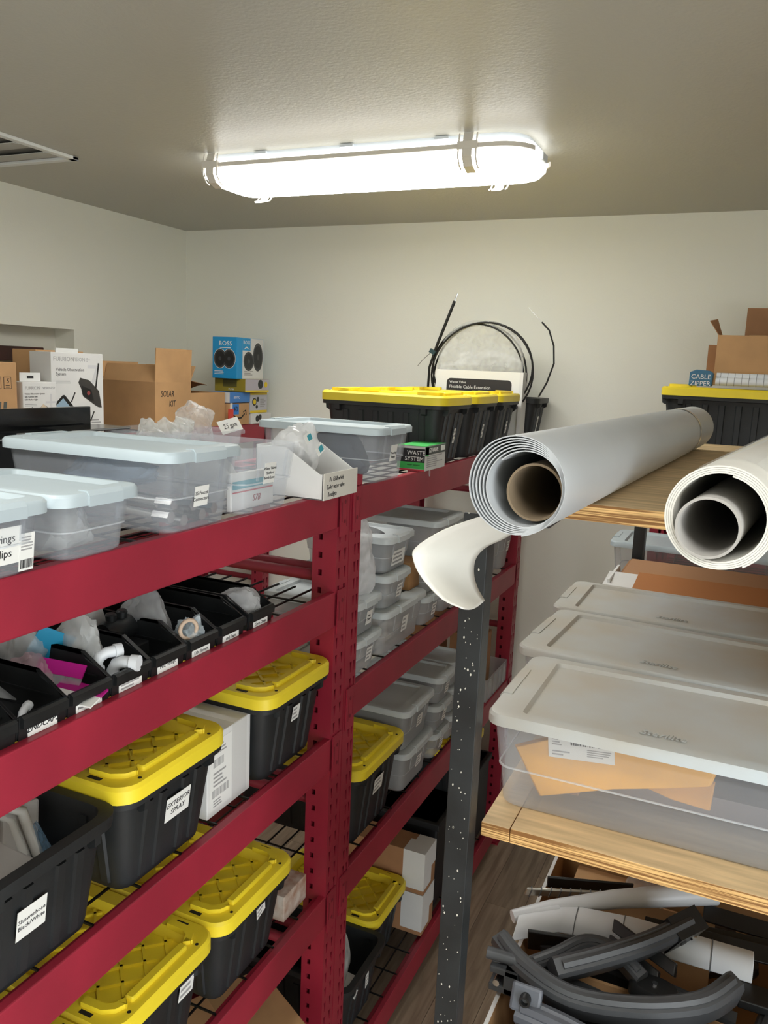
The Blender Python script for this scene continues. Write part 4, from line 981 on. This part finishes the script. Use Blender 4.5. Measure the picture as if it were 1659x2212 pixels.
# ================================================================ plywood shelves on black steel posts (right)
ZU, ZL, ZB = S(-.205), S(-.815), S(-1.52)
YP = 1.346; PT = .029
def shelf_unit():
    t = thing('plywood_shelving', (.3, 2.15, 0), 'plywood shelving on black painted steel posts, right foreground', 'shelving')
    ox, oy = .3, 2.15
    def pb(name, mat, x0, x1, y0, y1, z0, z1, bevel=0): return MB().box(x0-ox, x1-ox, y0-oy, y1-oy, z0, z1).build(name, mat, t, bevel=bevel)
    pb('shelf_board', ply_m, -.375, 1.05, YP, 2.97, ZU-PT, ZU, .0015)
    # lower board made of two sheets that meet in a ragged joint near the post
    pb('shelf_board', ply_m, -.321, 1.05, YP, 3.40, ZL-PT, ZL, .0015); pb('shelf_board', ply_m, -.376, -.3225, YP, 3.40, ZL-PT, ZL-.0015, .0015)
    pb('shelf_board', ply_m, -.375, 1.05, YP, 2.97, ZB-PT, ZB, .0015)
    def angle(x, y, ztop, sx, sy):
        b = MB(); w_, th = .044, .004
        xa, xb = sorted((x, x-sx*w_)); b.box(xa-ox, xb-ox, min(y, y+sy*th)-oy, max(y, y+sy*th)-oy, 0, ztop)
        ya, yb = sorted((y+sy*th, y+sy*w_)); b.box(min(x, x-sx*th)-ox, max(x, x-sx*th)-ox, ya-oy, yb-oy, 0, ztop)
        o = b.build('post', steel_m, t, bevel=.0008)
        return o
    p = angle(-.3855, 1.30, ZU-PT, 1, 1)
    sp = MB(); rnd = random.Random(5)
    for i in range(110):
        zc = 1.2+rnd.random()**.8*1.05 if i < 90 else .6+rnd.random()*.8
        xx = -.3855-.006-rnd.random()*.034; r = rnd.choice((.0004, .0005, .0007, .0009, .0013)); n = 6
        sp.loft([[(xx-ox+r*(1+.4*rnd.random())*math.cos(k*math.pi/3), 1.2996-oy-d, zc+r*1.5*(1+.5*rnd.random())*math.sin(k*math.pi/3)) for k in range(n)] for d in (-.0002, .0003)])
    stuff(sp.build('paint_specks', P('paint specks', (206, 202, 190), .6), p))
    for (x, y, sx, sy) in ((-.30, 2.985, 1, -1), (1.06, 1.30, -1, 1), (1.06, 2.985, -1, -1)): angle(x, y, ZU-PT, sx, sy)
    for zz in (ZU-PT, ZL-PT, ZB-PT):
        pb('side_rail', steel_m, -.345, -.305, 1.40, 2.94, zz-.03, zz)
        pb('side_rail', steel_m, 1.0, 1.04, 1.40, 2.94, zz-.03, zz)
    return t
shelf_unit()

# ---- rolls on the top board
def spiral(R0, R1, turns, th, n=40):
    """cross-section of a rolled sheet: outer radius R0 in to R1"""
    o, i_ = [], []
    N = int(turns*n)
    for k in range(N+1):
        a = 2*math.pi*k/n; r = R0+(R1-R0)*k/N
        o.append((r*math.cos(a), r*math.sin(a))); i_.append(((r-th)*math.cos(a), (r-th)*math.sin(a)))
    return o, i_
def sheet_roll(b, R0, R1, turns, th, Lr, y0=0, a0=0., n=44, ecc=0., ed=0.):
    """ecc bunches the turns on the side given by the angle ed"""
    o, i_ = spiral(R0, R1, turns, th, n); ca, sa = math.cos(a0), math.sin(a0)
    N = len(o)-1
    def q(p, y, k):
        e = (R0-R1)*(k/N)*ecc; return (p[0]*ca-p[1]*sa+e*math.cos(ed), y, p[0]*sa+p[1]*ca+e*math.sin(ed))
    loops = [[q(o[k], y0, k), q(o[k], y0+Lr, k), q(i_[k], y0+Lr, k), q(i_[k], y0, k)] for k in range(len(o))]
    b.loft(loops)
def hollow(b, R, r, y0, y1, n=40, cx=0, cz=0):
    ring = lambda rr_, y: [(cx+rr_*math.cos(2*math.pi*i/n), y, cz+rr_*math.sin(2*math.pi*i/n)) for i in range(n)]
    b.loft([ring(R, y0), ring(R, y1), ring(r, y1), ring(r, y0)], ring=True)
def rolls():
    R = .0655
    ax = Vector((-.266, 1.0, 0)); bx = Vector((-.172, 2.70, 0)); d = bx-ax; Lr = d.length; rz = math.atan2(-d.x, d.y)
    t = thing('vinyl_roll', (ax.x, ax.y, ZU+R+.0005), 'grey vinyl roll on a cardboard core, overhanging the plywood', 'roll', rz=rz)
    b = MB(); sheet_roll(b, R, R-.017, 6.6, .0015, Lr, a0=math.radians(-78), ecc=.86, ed=-.2); b.build('sheet', grayvin_m, t, 35)
    b = MB(); hollow(b, .0372, .0342, .012, Lr-.01, cx=.0232, cz=-.0075); b.build('core', core_m, t, 40)
    MB().loft([[((R+.0006)*math.cos(2*math.pi*i/40), y, (R+.0006)*math.sin(2*math.pi*i/40)) for i in range(40)] for y in (1.37, 1.40)], False, False).build('tape', P('clear wrap band', (186, 178, 166), .25), t, 60)
    # loose end of the outer turn hanging and curling at the near end
    near = [(-.3138, 1.04, -.1875), (-.3709, 1.04, -.2142), (-.4128, 1.04, -.2458), (-.4146, 1.04, -.2655), (-.3999, 1.04, -.289), (-.3685, 1.04, -.3145), (-.3372, 1.04, -.3235)]
    far = [(-.2833, 1.19, -.2117), (-.3259, 1.19, -.246), (-.3546, 1.19, -.2638), (-.3706, 1.19, -.2844), (-.3728, 1.19, -.3092), (-.3652, 1.19, -.3321), (-.3519, 1.19, -.3511)]
    rows = []
    for j in range(9):
        u = j/8
        row = []
        for p, q in zip(near, far):
            a, c = Vector(p), Vector(q); row.append(a.lerp(c, u)+Vector((0, 0, -.006*math.sin(u*math.pi))))
        # smooth along the row
        fine_ = []
        for k in range(len(row)-1):
            p0, p1, p2, p3 = row[max(k-1, 0)], row[k], row[k+1], row[min(k+2, len(row)-1)]
            for s in (0, .25, .5, .75):
                fine_.append(.5*((2*p1)+(p2-p0)*s+(2*p0-5*p1+4*p2-p3)*s*s+(3*p1-p0-3*p2+p3)*s**3))
        fine_.append(row[-1]); rows.append(fine_)
    inv = (Matrix.Translation(Vector((ax.x, ax.y, ZU+R+.0005))) @ Matrix.Rotation(rz, 4, 'Z')).inverted()
    rows = [[inv @ Vector((p[0], p[1], p[2]+H)) for p in r] for r in rows]
    o = MB().grid(rows).build('loose_end', whvin_m, t, 60); s = o.modifiers.new('t', 'SOLIDIFY'); s.thickness = .0016
    R2 = .059; ang = -.105
    t = thing('vinyl_roll', (-.022, .945, ZU+R2+.001), 'white vinyl roll in clear wrap with grey core, at the right picture edge', 'roll', rz=ang)
    b = MB(); sheet_roll(b, R2, R2-.010, 4.4, .002, 1.5, a0=math.radians(-60)); b.build('sheet', whvin_m, t, 35)
    b = MB(); hollow(b, .0345, .0315, -.004, 1.49, cx=-.010, cz=-.0115); b.build('core', coreg_m, t, 40)
    wr = MB(); wr.loft([[((R2+.001)*math.cos(2*math.pi*i/40), y, (R2+.001)*math.sin(2*math.pi*i/40)) for i in range(40)] for y in (.08, .4, .8, 1.5)], False, False); wr.build('clear_wrap', CLEAR('roll wrap', (235, 238, 240), .3, .05), t, 60)
    MB().obox((.03, .34, .05), .004, .04, .004, Matrix.Rotation(.1, 3, 'Z')).build('clip', wpart_m, t, bevel=.001)
rolls()

# ---- middle board: three lidded bins, flattened carton
BIG = (.62, .368, .192)
def bigbin(loc, label, rz, size=BIG):
    t = cbin(loc, size, label, lid='d', rz=rz, group='large clear bins on the plywood')
    lid = [c for c in t.children if c.name.startswith('lid')][0]
    o = text('Sterilite', .026, (-.0, -size[1]/2+.075, size[2]-.0062), lid, lidd_m, Matrix.Rotation(math.pi*0, 3, 'Z'), shear=.35, extr=.0009, name='embossing')
    return t
bigbin((-.086, 1.575, ZL), 'large clear bin with dusty grey lid and yellow envelopes, nearest on the plywood', 0)
bigbin((-.128, 1.962, ZL), 'large clear bin with dusty grey lid, middle of three on the plywood', -.06)
bigbin((-.14, 2.335, ZL), 'large clear bin with dusty grey lid, third from the front on the plywood', -.01, (.62, .33, .192))
def envelope(name, pts, y, th, label, mat, tilt):
    t = thing(name, (0, 0, 0), label, 'envelope')
    c = Vector((sum(p[0] for p in pts)/len(pts), y, H+sum(p[1] for p in pts)/len(pts))); t.location = c
    b = MB(); P2 = [(p[0]-c.x, p[1]+H-c.z) for p in pts]
    n = len(P2)
    b.loft([[(x, -th*.2, zz) for x, zz in P2], [(x*.97, -th, zz*.94) for x, zz in P2]], cap0=False)
    b.loft([[(x, -th*.2, zz) for x, zz in P2], [(x*.97, th*.6, zz*.94) for x, zz in P2]], cap0=False)
    b.build('padded_sleeve', mat, t, bevel=.002); t.rotation_euler = (tilt, 0, 0); return t
kraft = P('yellow kraft paper', (240, 174, 52), .65, var=(9, .1), bump=(35, .5)); kraft2 = P('tan kraft paper', (216, 154, 70), .65, var=(7, .1), bump=(35, .4))
e1 = envelope('padded_envelope', [(-.352, -.707), (-.283, -.672), (-.20, -.664), (-.08, -.652), (.012, -.668), (.004, -.698), (-.07, -.722), (-.16, -.748), (-.296, -.800)], 1.462, .012, 'yellow padded envelope with white shipping label in the nearest clear bin', kraft, 0)
o = MB().box(-.062, .06, -.024, .020, 0, .0008).build('shipping_label', paper_m, e1); place(o, (-.065, -.0125, .024), NEAR, roll=.1)
fine(o, -.055, -.035, .0, .015, 3, .0008); fine(o, -.02, .05, .004, .018, 1, .0008, ink_m, True); fine(o, .01, .055, -.016, .0, 4, .0008); fine(o, -.055, -.02, -.02, -.008, 2, .0008)
MB().box(-.10, .0, -.011, -.004, .038, .062).build('torn_opening', P('torn brown paper', (140, 98, 66), .8), e1, bevel=.004)
envelope('padded_envelope', [(-.13, -.735), (-.02, -.70), (.010, -.70), (.007, -.757), (-.06, -.752)], 1.482, .008, 'tan padded envelope half hidden behind the labelled yellow one', kraft2, 0)
o = MB().box(-.2, .2, -.06, .06, 0, .04).build('grey_sheet_pack', P('mauve grey pack', (150, 140, 142), .6, var=(4, .12))); o.location = (-.02, 1.62, ZL+.006); T(o, 'mauve grey pack lying flat in the nearest clear bin', 'package')
o = MB().box(-.03, .03, -.09, .09, 0, .11).build('brown_pack', cardd_m, None, bevel=.003); o.location = (-.26, 1.60, ZL+.006); T(o, 'brown carton standing inside the left end of the nearest clear bin', 'box')
t = thing('flat_carton', (-.10, 2.75, ZL), 'white-edged brown carton lying open behind the plastic bins', 'box')
MB().box(-.245, .42, -.20, .19, 0, .185).build('carton', cardd_m, t, bevel=.003)
MB().obox((.12, -.165, .192), .30, .09, .002, Matrix.Rotation(.10, 3, 'X')).build('flap', P('orange brown card', (176, 116, 68), .8), t)
MB().box(-.235, .41, -.10, .18, .187, .190).build('flap', P('pale brown card', (178, 134, 98), .8), t)
MB().obox((-.195, -.17, .190), .075, .075, .002, Matrix.Rotation(.10, 3, 'X')).build('white_flap', wcard_m, t)
MB().obox((-.252, -.10, .17), .004, .11, .03, Matrix.Rotation(-.15, 3, 'Y')).build('white_edge', wcard_m, t)
# ---- lower board: open carton of mouldings and arms
def parts_box():
    zb = ZB+.0006; RZ = S(-1.25)
    t = open_box('parts_carton', (.03, 1.69, zb), .76, .80, RZ-zb, 'open white carton of plastic mouldings under the plywood', wcard_m, th=.008, inner=P('brown carton lining', (166, 126, 84), .85))
    h = RZ-zb
    flap(t, (.372, .0, h-.01), .5, .12, 'y', .9, card_m); 
    MB().box(-.30, .37, -.1, -.092, .0, h*.98).build('divider', card_m, t); MB().box(-.36, .02, .25, .256, .0, h*.9).build('divider', card_m, t)
    MB().box(-.384, -.376, -.16, -.10, h-.05, h+.001).build('blue_tape', P('blue masking tape', (48, 124, 206), .6), t)
    Zt = lambda v: S(v)
    def top(name, pts, r, label, cat, mat, n=10, seg=None, flat=None):
        """moulding along a bent path, optional raised joint rings"""
        c = Vector(pts[0]); o = thing(name, c, label, cat); L = [Vector(p)-c for p in pts]
        b = MB()
        if flat and len(flat) > 3: b.channel(L, flat[0], flat[1], flat[3], flat[2])
        elif flat: b.ribbon(L, flat[0], flat[1], flat[2])
        else: b.tube(L, r, n)
        b.build('moulding', mat, o, 40, bevel=.002 if flat else 0)
        if seg:
            # joints
            tot = [0]
            for i in range(1, len(L)): tot.append(tot[-1]+(L[i]-L[i-1]).length)
            for s in seg:
                q = s*tot[-1]; k = max(i for i in range(len(tot)) if tot[i] <= q+1e-9); k = min(k, len(L)-2)
                f = (q-tot[k])/(tot[k+1]-tot[k]); p = L[k].lerp(L[k+1], f); dr = (L[k+1]-L[k]).normalized()
                g = MB()
                if flat and len(flat) > 3: g.channel([p-dr*.0012, p+dr*.0012], flat[0], flat[1]+.002, flat[3]+.0015, flat[2]+.003)
                elif flat: g.ribbon([p-dr*.0012, p+dr*.0012], flat[0], flat[1]+.003, flat[2]+.003)
                else: g.tube([p-dr*.0012, p+dr*.0012], (r if not isinstance(r, list) else r[0])+.0012, n)
                g.build('joint', P('joint grey', (110, 114, 118), .5), o)
        return o
    up = Vector((0, 0, 1))
    # white jointed mouldings
    top('white_moulding', [(-.372, 1.642, Zt(-1.205)), (-.30, 1.70, Zt(-1.195)), (-.17, 1.785, Zt(-1.185)), (.04, 1.905, Zt(-1.175))], [.014, .016, .021, .027], 'upper white jointed moulding pointing to the plywood edge', 'moulding', wpart_m, 12, (.45, .62, .8))
    top('white_moulding', [(-.36, 1.625, Zt(-1.215)), (-.27, 1.69, Zt(-1.205)), (-.12, 1.71, Zt(-1.20)), (.125, 1.715, Zt(-1.20))], .02, 'long white jointed moulding crossing the open carton', 'moulding', wpart_m, 12, (.28, .48, .66, .84), flat=((0, .85, .5), .066, .004, .018))
    top('white_moulding', [(-.355, 1.655, Zt(-1.20)), (-.28, 1.70, Zt(-1.193))], .011, 'short white stub beside the jointed mouldings', 'moulding', wpart_m, 10)
    top('hinge_strip', [(-.367, 1.738, Zt(-1.20)), (-.155, 1.822, Zt(-1.195))], 0, 'bright metal hinge strip lying across the carton rim', 'hinge', P('bright hinge', (196, 194, 186), .3, metal=.8), seg=(.05, .15, .25, .35, .45, .55, .65, .75, .85, .95), flat=((.25, -.4, .85), .03, .006))
    top('black_sheet', [(-.333, 1.815, Zt(-1.21)), (-.14, 1.875, Zt(-1.205))], 0, 'flat black panel behind the metal hinge strip', 'sheet', dpart_m, flat=((.1, -.5, .85), .05, .006))
    top('black_sheet', [(-.33, 1.625, Zt(-1.235)), (-.14, 1.67, Zt(-1.232))], 0, 'wide black panel under the white mouldings', 'sheet', dpart_m, flat=((.1, -.6, .8), .12, .008))
    top('black_rail', [(-.155, 1.67, Zt(-1.17)), (-.02, 1.60, Zt(-1.18))], 0, 'short black double rail on top of the white moulding', 'rail', dpart_m, flat=((0, .6, .8), .026, .014))
    top('black_rail', [(-.158, 1.645, Zt(-1.19)), (-.05, 1.59, Zt(-1.20))], 0, 'second short black rail just below the first', 'rail', dpart_m, flat=((0, .6, .8), .022, .014))
    for i, (a, b_) in enumerate((((-.05, 1.80), (.22, 1.83)), ((-.10, 1.77), (.2, 1.79)), ((.02, 1.87), (.3, 1.86)))):
        top('black_trim', [(a[0], a[1], Zt(-1.225+.008*i)), (b_[0], b_[1], Zt(-1.22+.008*i))], 0, ('nearest', 'middle', 'furthest')[(1, 0, 2)[i]]+' dark trim strip among the pieces at the right of the carton', 'trim', dpart_m, flat=((0, .8, .5), .04, .008))
    # grey arms
    def arm(pts, widths, th, label, mat=gpart_m, wdir=(0, .35, .94), detail=None):
        c = Vector(pts[0]); o = thing('plastic_arm', c, label, 'plastic arm', group='moulded plastic arms'); L = [Vector(p)-c for p in pts]; b = MB()
        # smooth path
        S_, Wd = [], []
        for k in range(len(L)-1):
            p0, p1, p2, p3 = L[max(k-1, 0)], L[k], L[k+1], L[min(k+2, len(L)-1)]
            for s in (0, .2, .4, .6, .8):
                S_.append(.5*((2*p1)+(p2-p0)*s+(2*p0-5*p1+4*p2-p3)*s*s+(3*p1-p0-3*p2+p3)*s**3)); Wd.append(widths[k]+(widths[k+1]-widths[k])*s)
        S_.append(L[-1]); Wd.append(widths[-1]); W = Vector(wdir).normalized(); loops = []
        for i, p in enumerate(S_):
            tg = (S_[min(i+1, len(S_)-1)]-S_[max(i-1, 0)]).normalized(); q = tg.cross(W).normalized(); ww = tg.cross(q).normalized()
            loops.append([p+q*x*th+ww*y*Wd[i] for x, y in ((-.5, -.35), (-.35, -.5), (.35, -.5), (.5, -.35), (.5, .35), (.35, .5), (-.35, .5), (-.5, .35))])
        b.loft(loops).build('arm_body', mat, o, 30)
        g = MB(); gl = []
        for i in range(1, len(S_)-1):
            tg = (S_[i+1]-S_[i-1]).normalized(); q = tg.cross(W).normalized(); ww = tg.cross(q).normalized(); gl.append(S_[i]+q*.0*th-ww*(Wd[i]*.5))
        g.tube(gl, th*.22, 6).build('rib', mat, o, 50)
        if detail:
            e = S_[-1]; tg = (S_[-1]-S_[-2]).normalized(); q = tg.cross(W).normalized()
            MB().obox(e-tg*.03, .040, widths[-1]*.56, th*.58, Matrix((tg, tg.cross(q), q)).transposed()).build('socket', dpart_m, o)
            for s in (-.012, -.042): MB().tube([e+tg*s-q*th*.66, e+tg*s+q*th*.66], .008, 12).build('bolt', chrome_m if s > -.02 else gpart_m, o, 40)
        return o
    arm([(-.36, 1.515, Zt(-1.185)), (-.30, 1.47, Zt(-1.19)), (-.20, 1.44, Zt(-1.195)), (-.08, 1.47, Zt(-1.195)), (.03, 1.53, Zt(-1.19)), (.085, 1.60, Zt(-1.18))], [.075, .07, .06, .062, .07, .075], .042, 'long curved grey plastic arm lying in front of the others', gpart_m, (0, -.5, .87))
    arm([(-.245, 1.478, Zt(-1.175)), (-.16, 1.545, Zt(-1.165)), (-.08, 1.62, Zt(-1.155)), (-.005, 1.715, Zt(-1.145))], [.05, .066, .07, .066], .042, 'straight grey plastic arm with bolted black socket on top of the pile', gpart_m, (.3, -.5, .8), True)
    arm([(-.295, 1.51, Zt(-1.21)), (-.25, 1.545, Zt(-1.195)), (-.20, 1.60, Zt(-1.185)), (-.14, 1.60, Zt(-1.185)), (-.08, 1.565, Zt(-1.20))], [.044, .042, .04, .042, .044], .032, 'short hooked grey arm behind the straight one', gpart_m, (0, -.4, .9))
    arm([(-.285, 1.40, Zt(-1.225)), (-.20, 1.385, Zt(-1.22)), (-.10, 1.37, Zt(-1.225)), (.03, 1.37, Zt(-1.235))], [.07, .075, .07, .07], .05, 'dark grey bracketed arm at the bottom picture edge', P('slate plastic', (92, 96, 104), .38), (0, -.6, .8))
    for i, (a, b_, c_, l) in enumerate((((-.30, 1.56), (-.12, 1.52), (.06, 1.47), 'dark arm lying lower down, left under the straight grey arm'), ((-.15, 1.40), (.05, 1.43), (.22, 1.52), 'dark arm lying lower down along the near carton side'),
                                   ((.02, 1.42), (.12, 1.52), (.16, 1.66), 'dark arm lying lower down at the right of the pile'), ((-.25, 1.45), (-.05, 1.50), (.14, 1.56), 'dark arm crossing below the curved grey arm'),
                                   ((-.30, 1.66), (-.1, 1.63), (.1, 1.61), 'dark arm lying below the white jointed moulding'), ((-.02, 1.36), (.14, 1.40), (.30, 1.43), 'dark arm in the near right carton corner'))):
        z_ = -1.262-.004*(i % 3)
        arm([(a[0], a[1], Zt(z_)), (b_[0], b_[1], Zt(z_+.008)), (c_[0], c_[1], Zt(z_))], [.05, .055, .05], .034, l, dpart_m if i % 2 else P('charcoal plastic', (50, 52, 54), .42), (0, -.3, .95))
    t2 = thing('bracket', (-.275, 1.385, Zt(-1.20)), 'grey bracket with round bolt hole at the bottom picture edge', 'bracket')
    MB().obox((0, 0, .02), .03, .006, .026, Matrix.Rotation(-.4, 3, 'X')).build('plate', MATS['slate plastic'], t2, bevel=.006)
    b = MB(); hollow(b, .011, .007, -.016, .002, 20, cz=.024); b.build('bolt_hole', dpart_m, t2, 40)
    t2 = thing('clamp', (-.335, 1.46, Zt(-1.235)), 'small dark clamp with bolt hanging over the left carton edge', 'clamp')
    MB().box(-.03, .03, -.02, .02, 0, .016).box(-.03, .03, -.02, .02, .04, .055).box(.0, .03, -.02, .02, .0, .055).build('jaws', gpart_m, t2, bevel=.003)
    MB().tube([(-.012, -.03, .028), (-.012, .03, .028)], .007, 10).build('bolt', chrome_m, t2, 40); MB().tube([(-.04, -.01, .075), (.02, .0, .07)], .012, 12).build('tube', gpart_m, t2, 40)
    t2 = thing('oval_cap', (-.055, 1.56, Zt(-1.225)), 'dark oval cap with a small bolt between the grey arms', 'cap'); 
    MB().loft([[(rx_*.05*math.cos(2*math.pi*i/24), rx_*.03*math.sin(2*math.pi*i/24), zz) for i in range(24)] for rx_, zz in ((1, 0), (1, .02), (.85, .03))]).build('cap', dpart_m, t2, 40)
    MB().tube([(0, 0, .028), (0, 0, .034)], .006, 10).build('bolt', chrome_m, t2)
    t2 = thing('black_bracket', (.18, 1.66, Zt(-1.24)), 'black angular bracket at the right of the parts carton', 'bracket')
    MB().prism([(-.08, 0), (.10, 0), (.10, .06), (.06, .06), (.02, .02), (-.08, .02)], 'xz', -.03, .03).build('bracket_body', dpart_m, t2, bevel=.003)
    bag('zip_bag', (-.10, 1.90, S(-1.25)), .05, .04, .05, 'small clear zip bag with a red stripe at the back of the parts carton', 97, bag_m, .5)
    o = MB().box(-.03, .03, -.0012, .0012, -.003, .003).build('zip_strip', P('red stripe', (196, 60, 84), .5), None); o.location = (-.10, 1.86, S(-1.195)); o.rotation_euler = (.2, -.6, .1); T(o, 'red zip strip of the small clear bag', 'zip strip')
    o = MB().box(-.10, .10, -.06, .06, 0, .2).build('brown_carton', card_m, None, bevel=.003); o.location = (-.20, 2.02, zb+.01); T(o, 'small brown carton at the back left inside the parts carton', 'box')
    bag('dark_parts', (.02, 2.0, zb+.06), .13, .06, .09, 'dark metal parts heaped at the back of the parts carton', 99, dpart_m, .4, cat='parts')
    bag('dark_parts', (-.05, 1.66, zb+.01), .22, .10, .11, 'dark heap of parts under the white mouldings', 100, dpart_m, .3, cat='parts')
    bag('dark_parts', (-.08, 1.46, zb+.01), .2, .09, .10, 'dark heap of parts under the grey arms', 101, gpart_m, .3, cat='parts')
parts_box()

# ================================================================ rack along the back wall
zt = S(-.272)+E0
tote((-.095, 3.62, zt), 'black tote with yellow lid on the back rack, behind the grey vinyl roll', rz=-math.pi/2+math.pi/2, Ht=.25, L=.51)
zl = zt+.25
t = thing('cable_zipper', (.02, 3.52, zl+.012), 'packaged white cable cover with blue header on the right-hand yellow lid', 'package')
for k, (y, zz, r) in enumerate(((.0, .033, .017), (-.045, .016, .016))):
    MB().tube([(-.17, y, zz), (.25, y, zz)], r, 14).build('cover_tube', wpart_m, t, 40)
    g = MB()
    for i in range(16): g.tube([(-.155+i*.026, y, zz), (-.1535+i*.026, y, zz)], r+.0006, 14)
    g.build('joint', P('joint grey', (110, 114, 118), .5), t)
hb = P('teal blue header', (52, 104, 134), .4)
b = MB(); b.prism([(-.045, -.005), (.04, -.005), (.043, .045), (.03, .055), (-.02, .058), (-.044, .048)], 'xz', -.066, .018); hd = b.build('header', hb, t, bevel=.003); hd.location = (-.222, 0, 0)
text('CABLE', .025, (-.224, -.0668, .03), t, paper_m, NEAR); text('ZIPPER', .025, (-.224, -.0668, .004), t, paper_m, NEAR)
MB().box(.03, .12, -.064, -.0625, .0, .045).build('card', P('dusty blue card', (90, 110, 140), .5), t); MB().box(.035, .07, -.0655, -.064, .002, .032).build('print', P('red house print', (190, 86, 72), .6), t)
t = open_box('torn_carton', (.06, 3.715, zl+.012), .45, .22, .20, 'torn brown carton with raised back flap on the right-hand yellow-lidded tote', card_m)
flap(t, (.05, .108, .199), .36, .125, 'x', -.08, cardd_m); flap(t, (.04, -.10, .198), .3, .05, 'x', 1.45, card_m)
o = MB().loft([[(-.225, .0, .20), (-.215, .02, .20), (-.212, .02, .202), (-.222, .0, .202)], [(-.268, -.0, .262), (-.24, .03, .27), (-.238, .03, .272), (-.266, 0, .264)]]).build('torn_flap', cardd_m, t)
MB().box(-.262, -.225, .0, .004, .02, .165).build('side_flap', cardd_m, t)
cbin((-.133, 3.23, ZL), (.62, .28, .215), 'clear bin with pale lid at the back of the plywood, behind the open brown carton', lid='w')
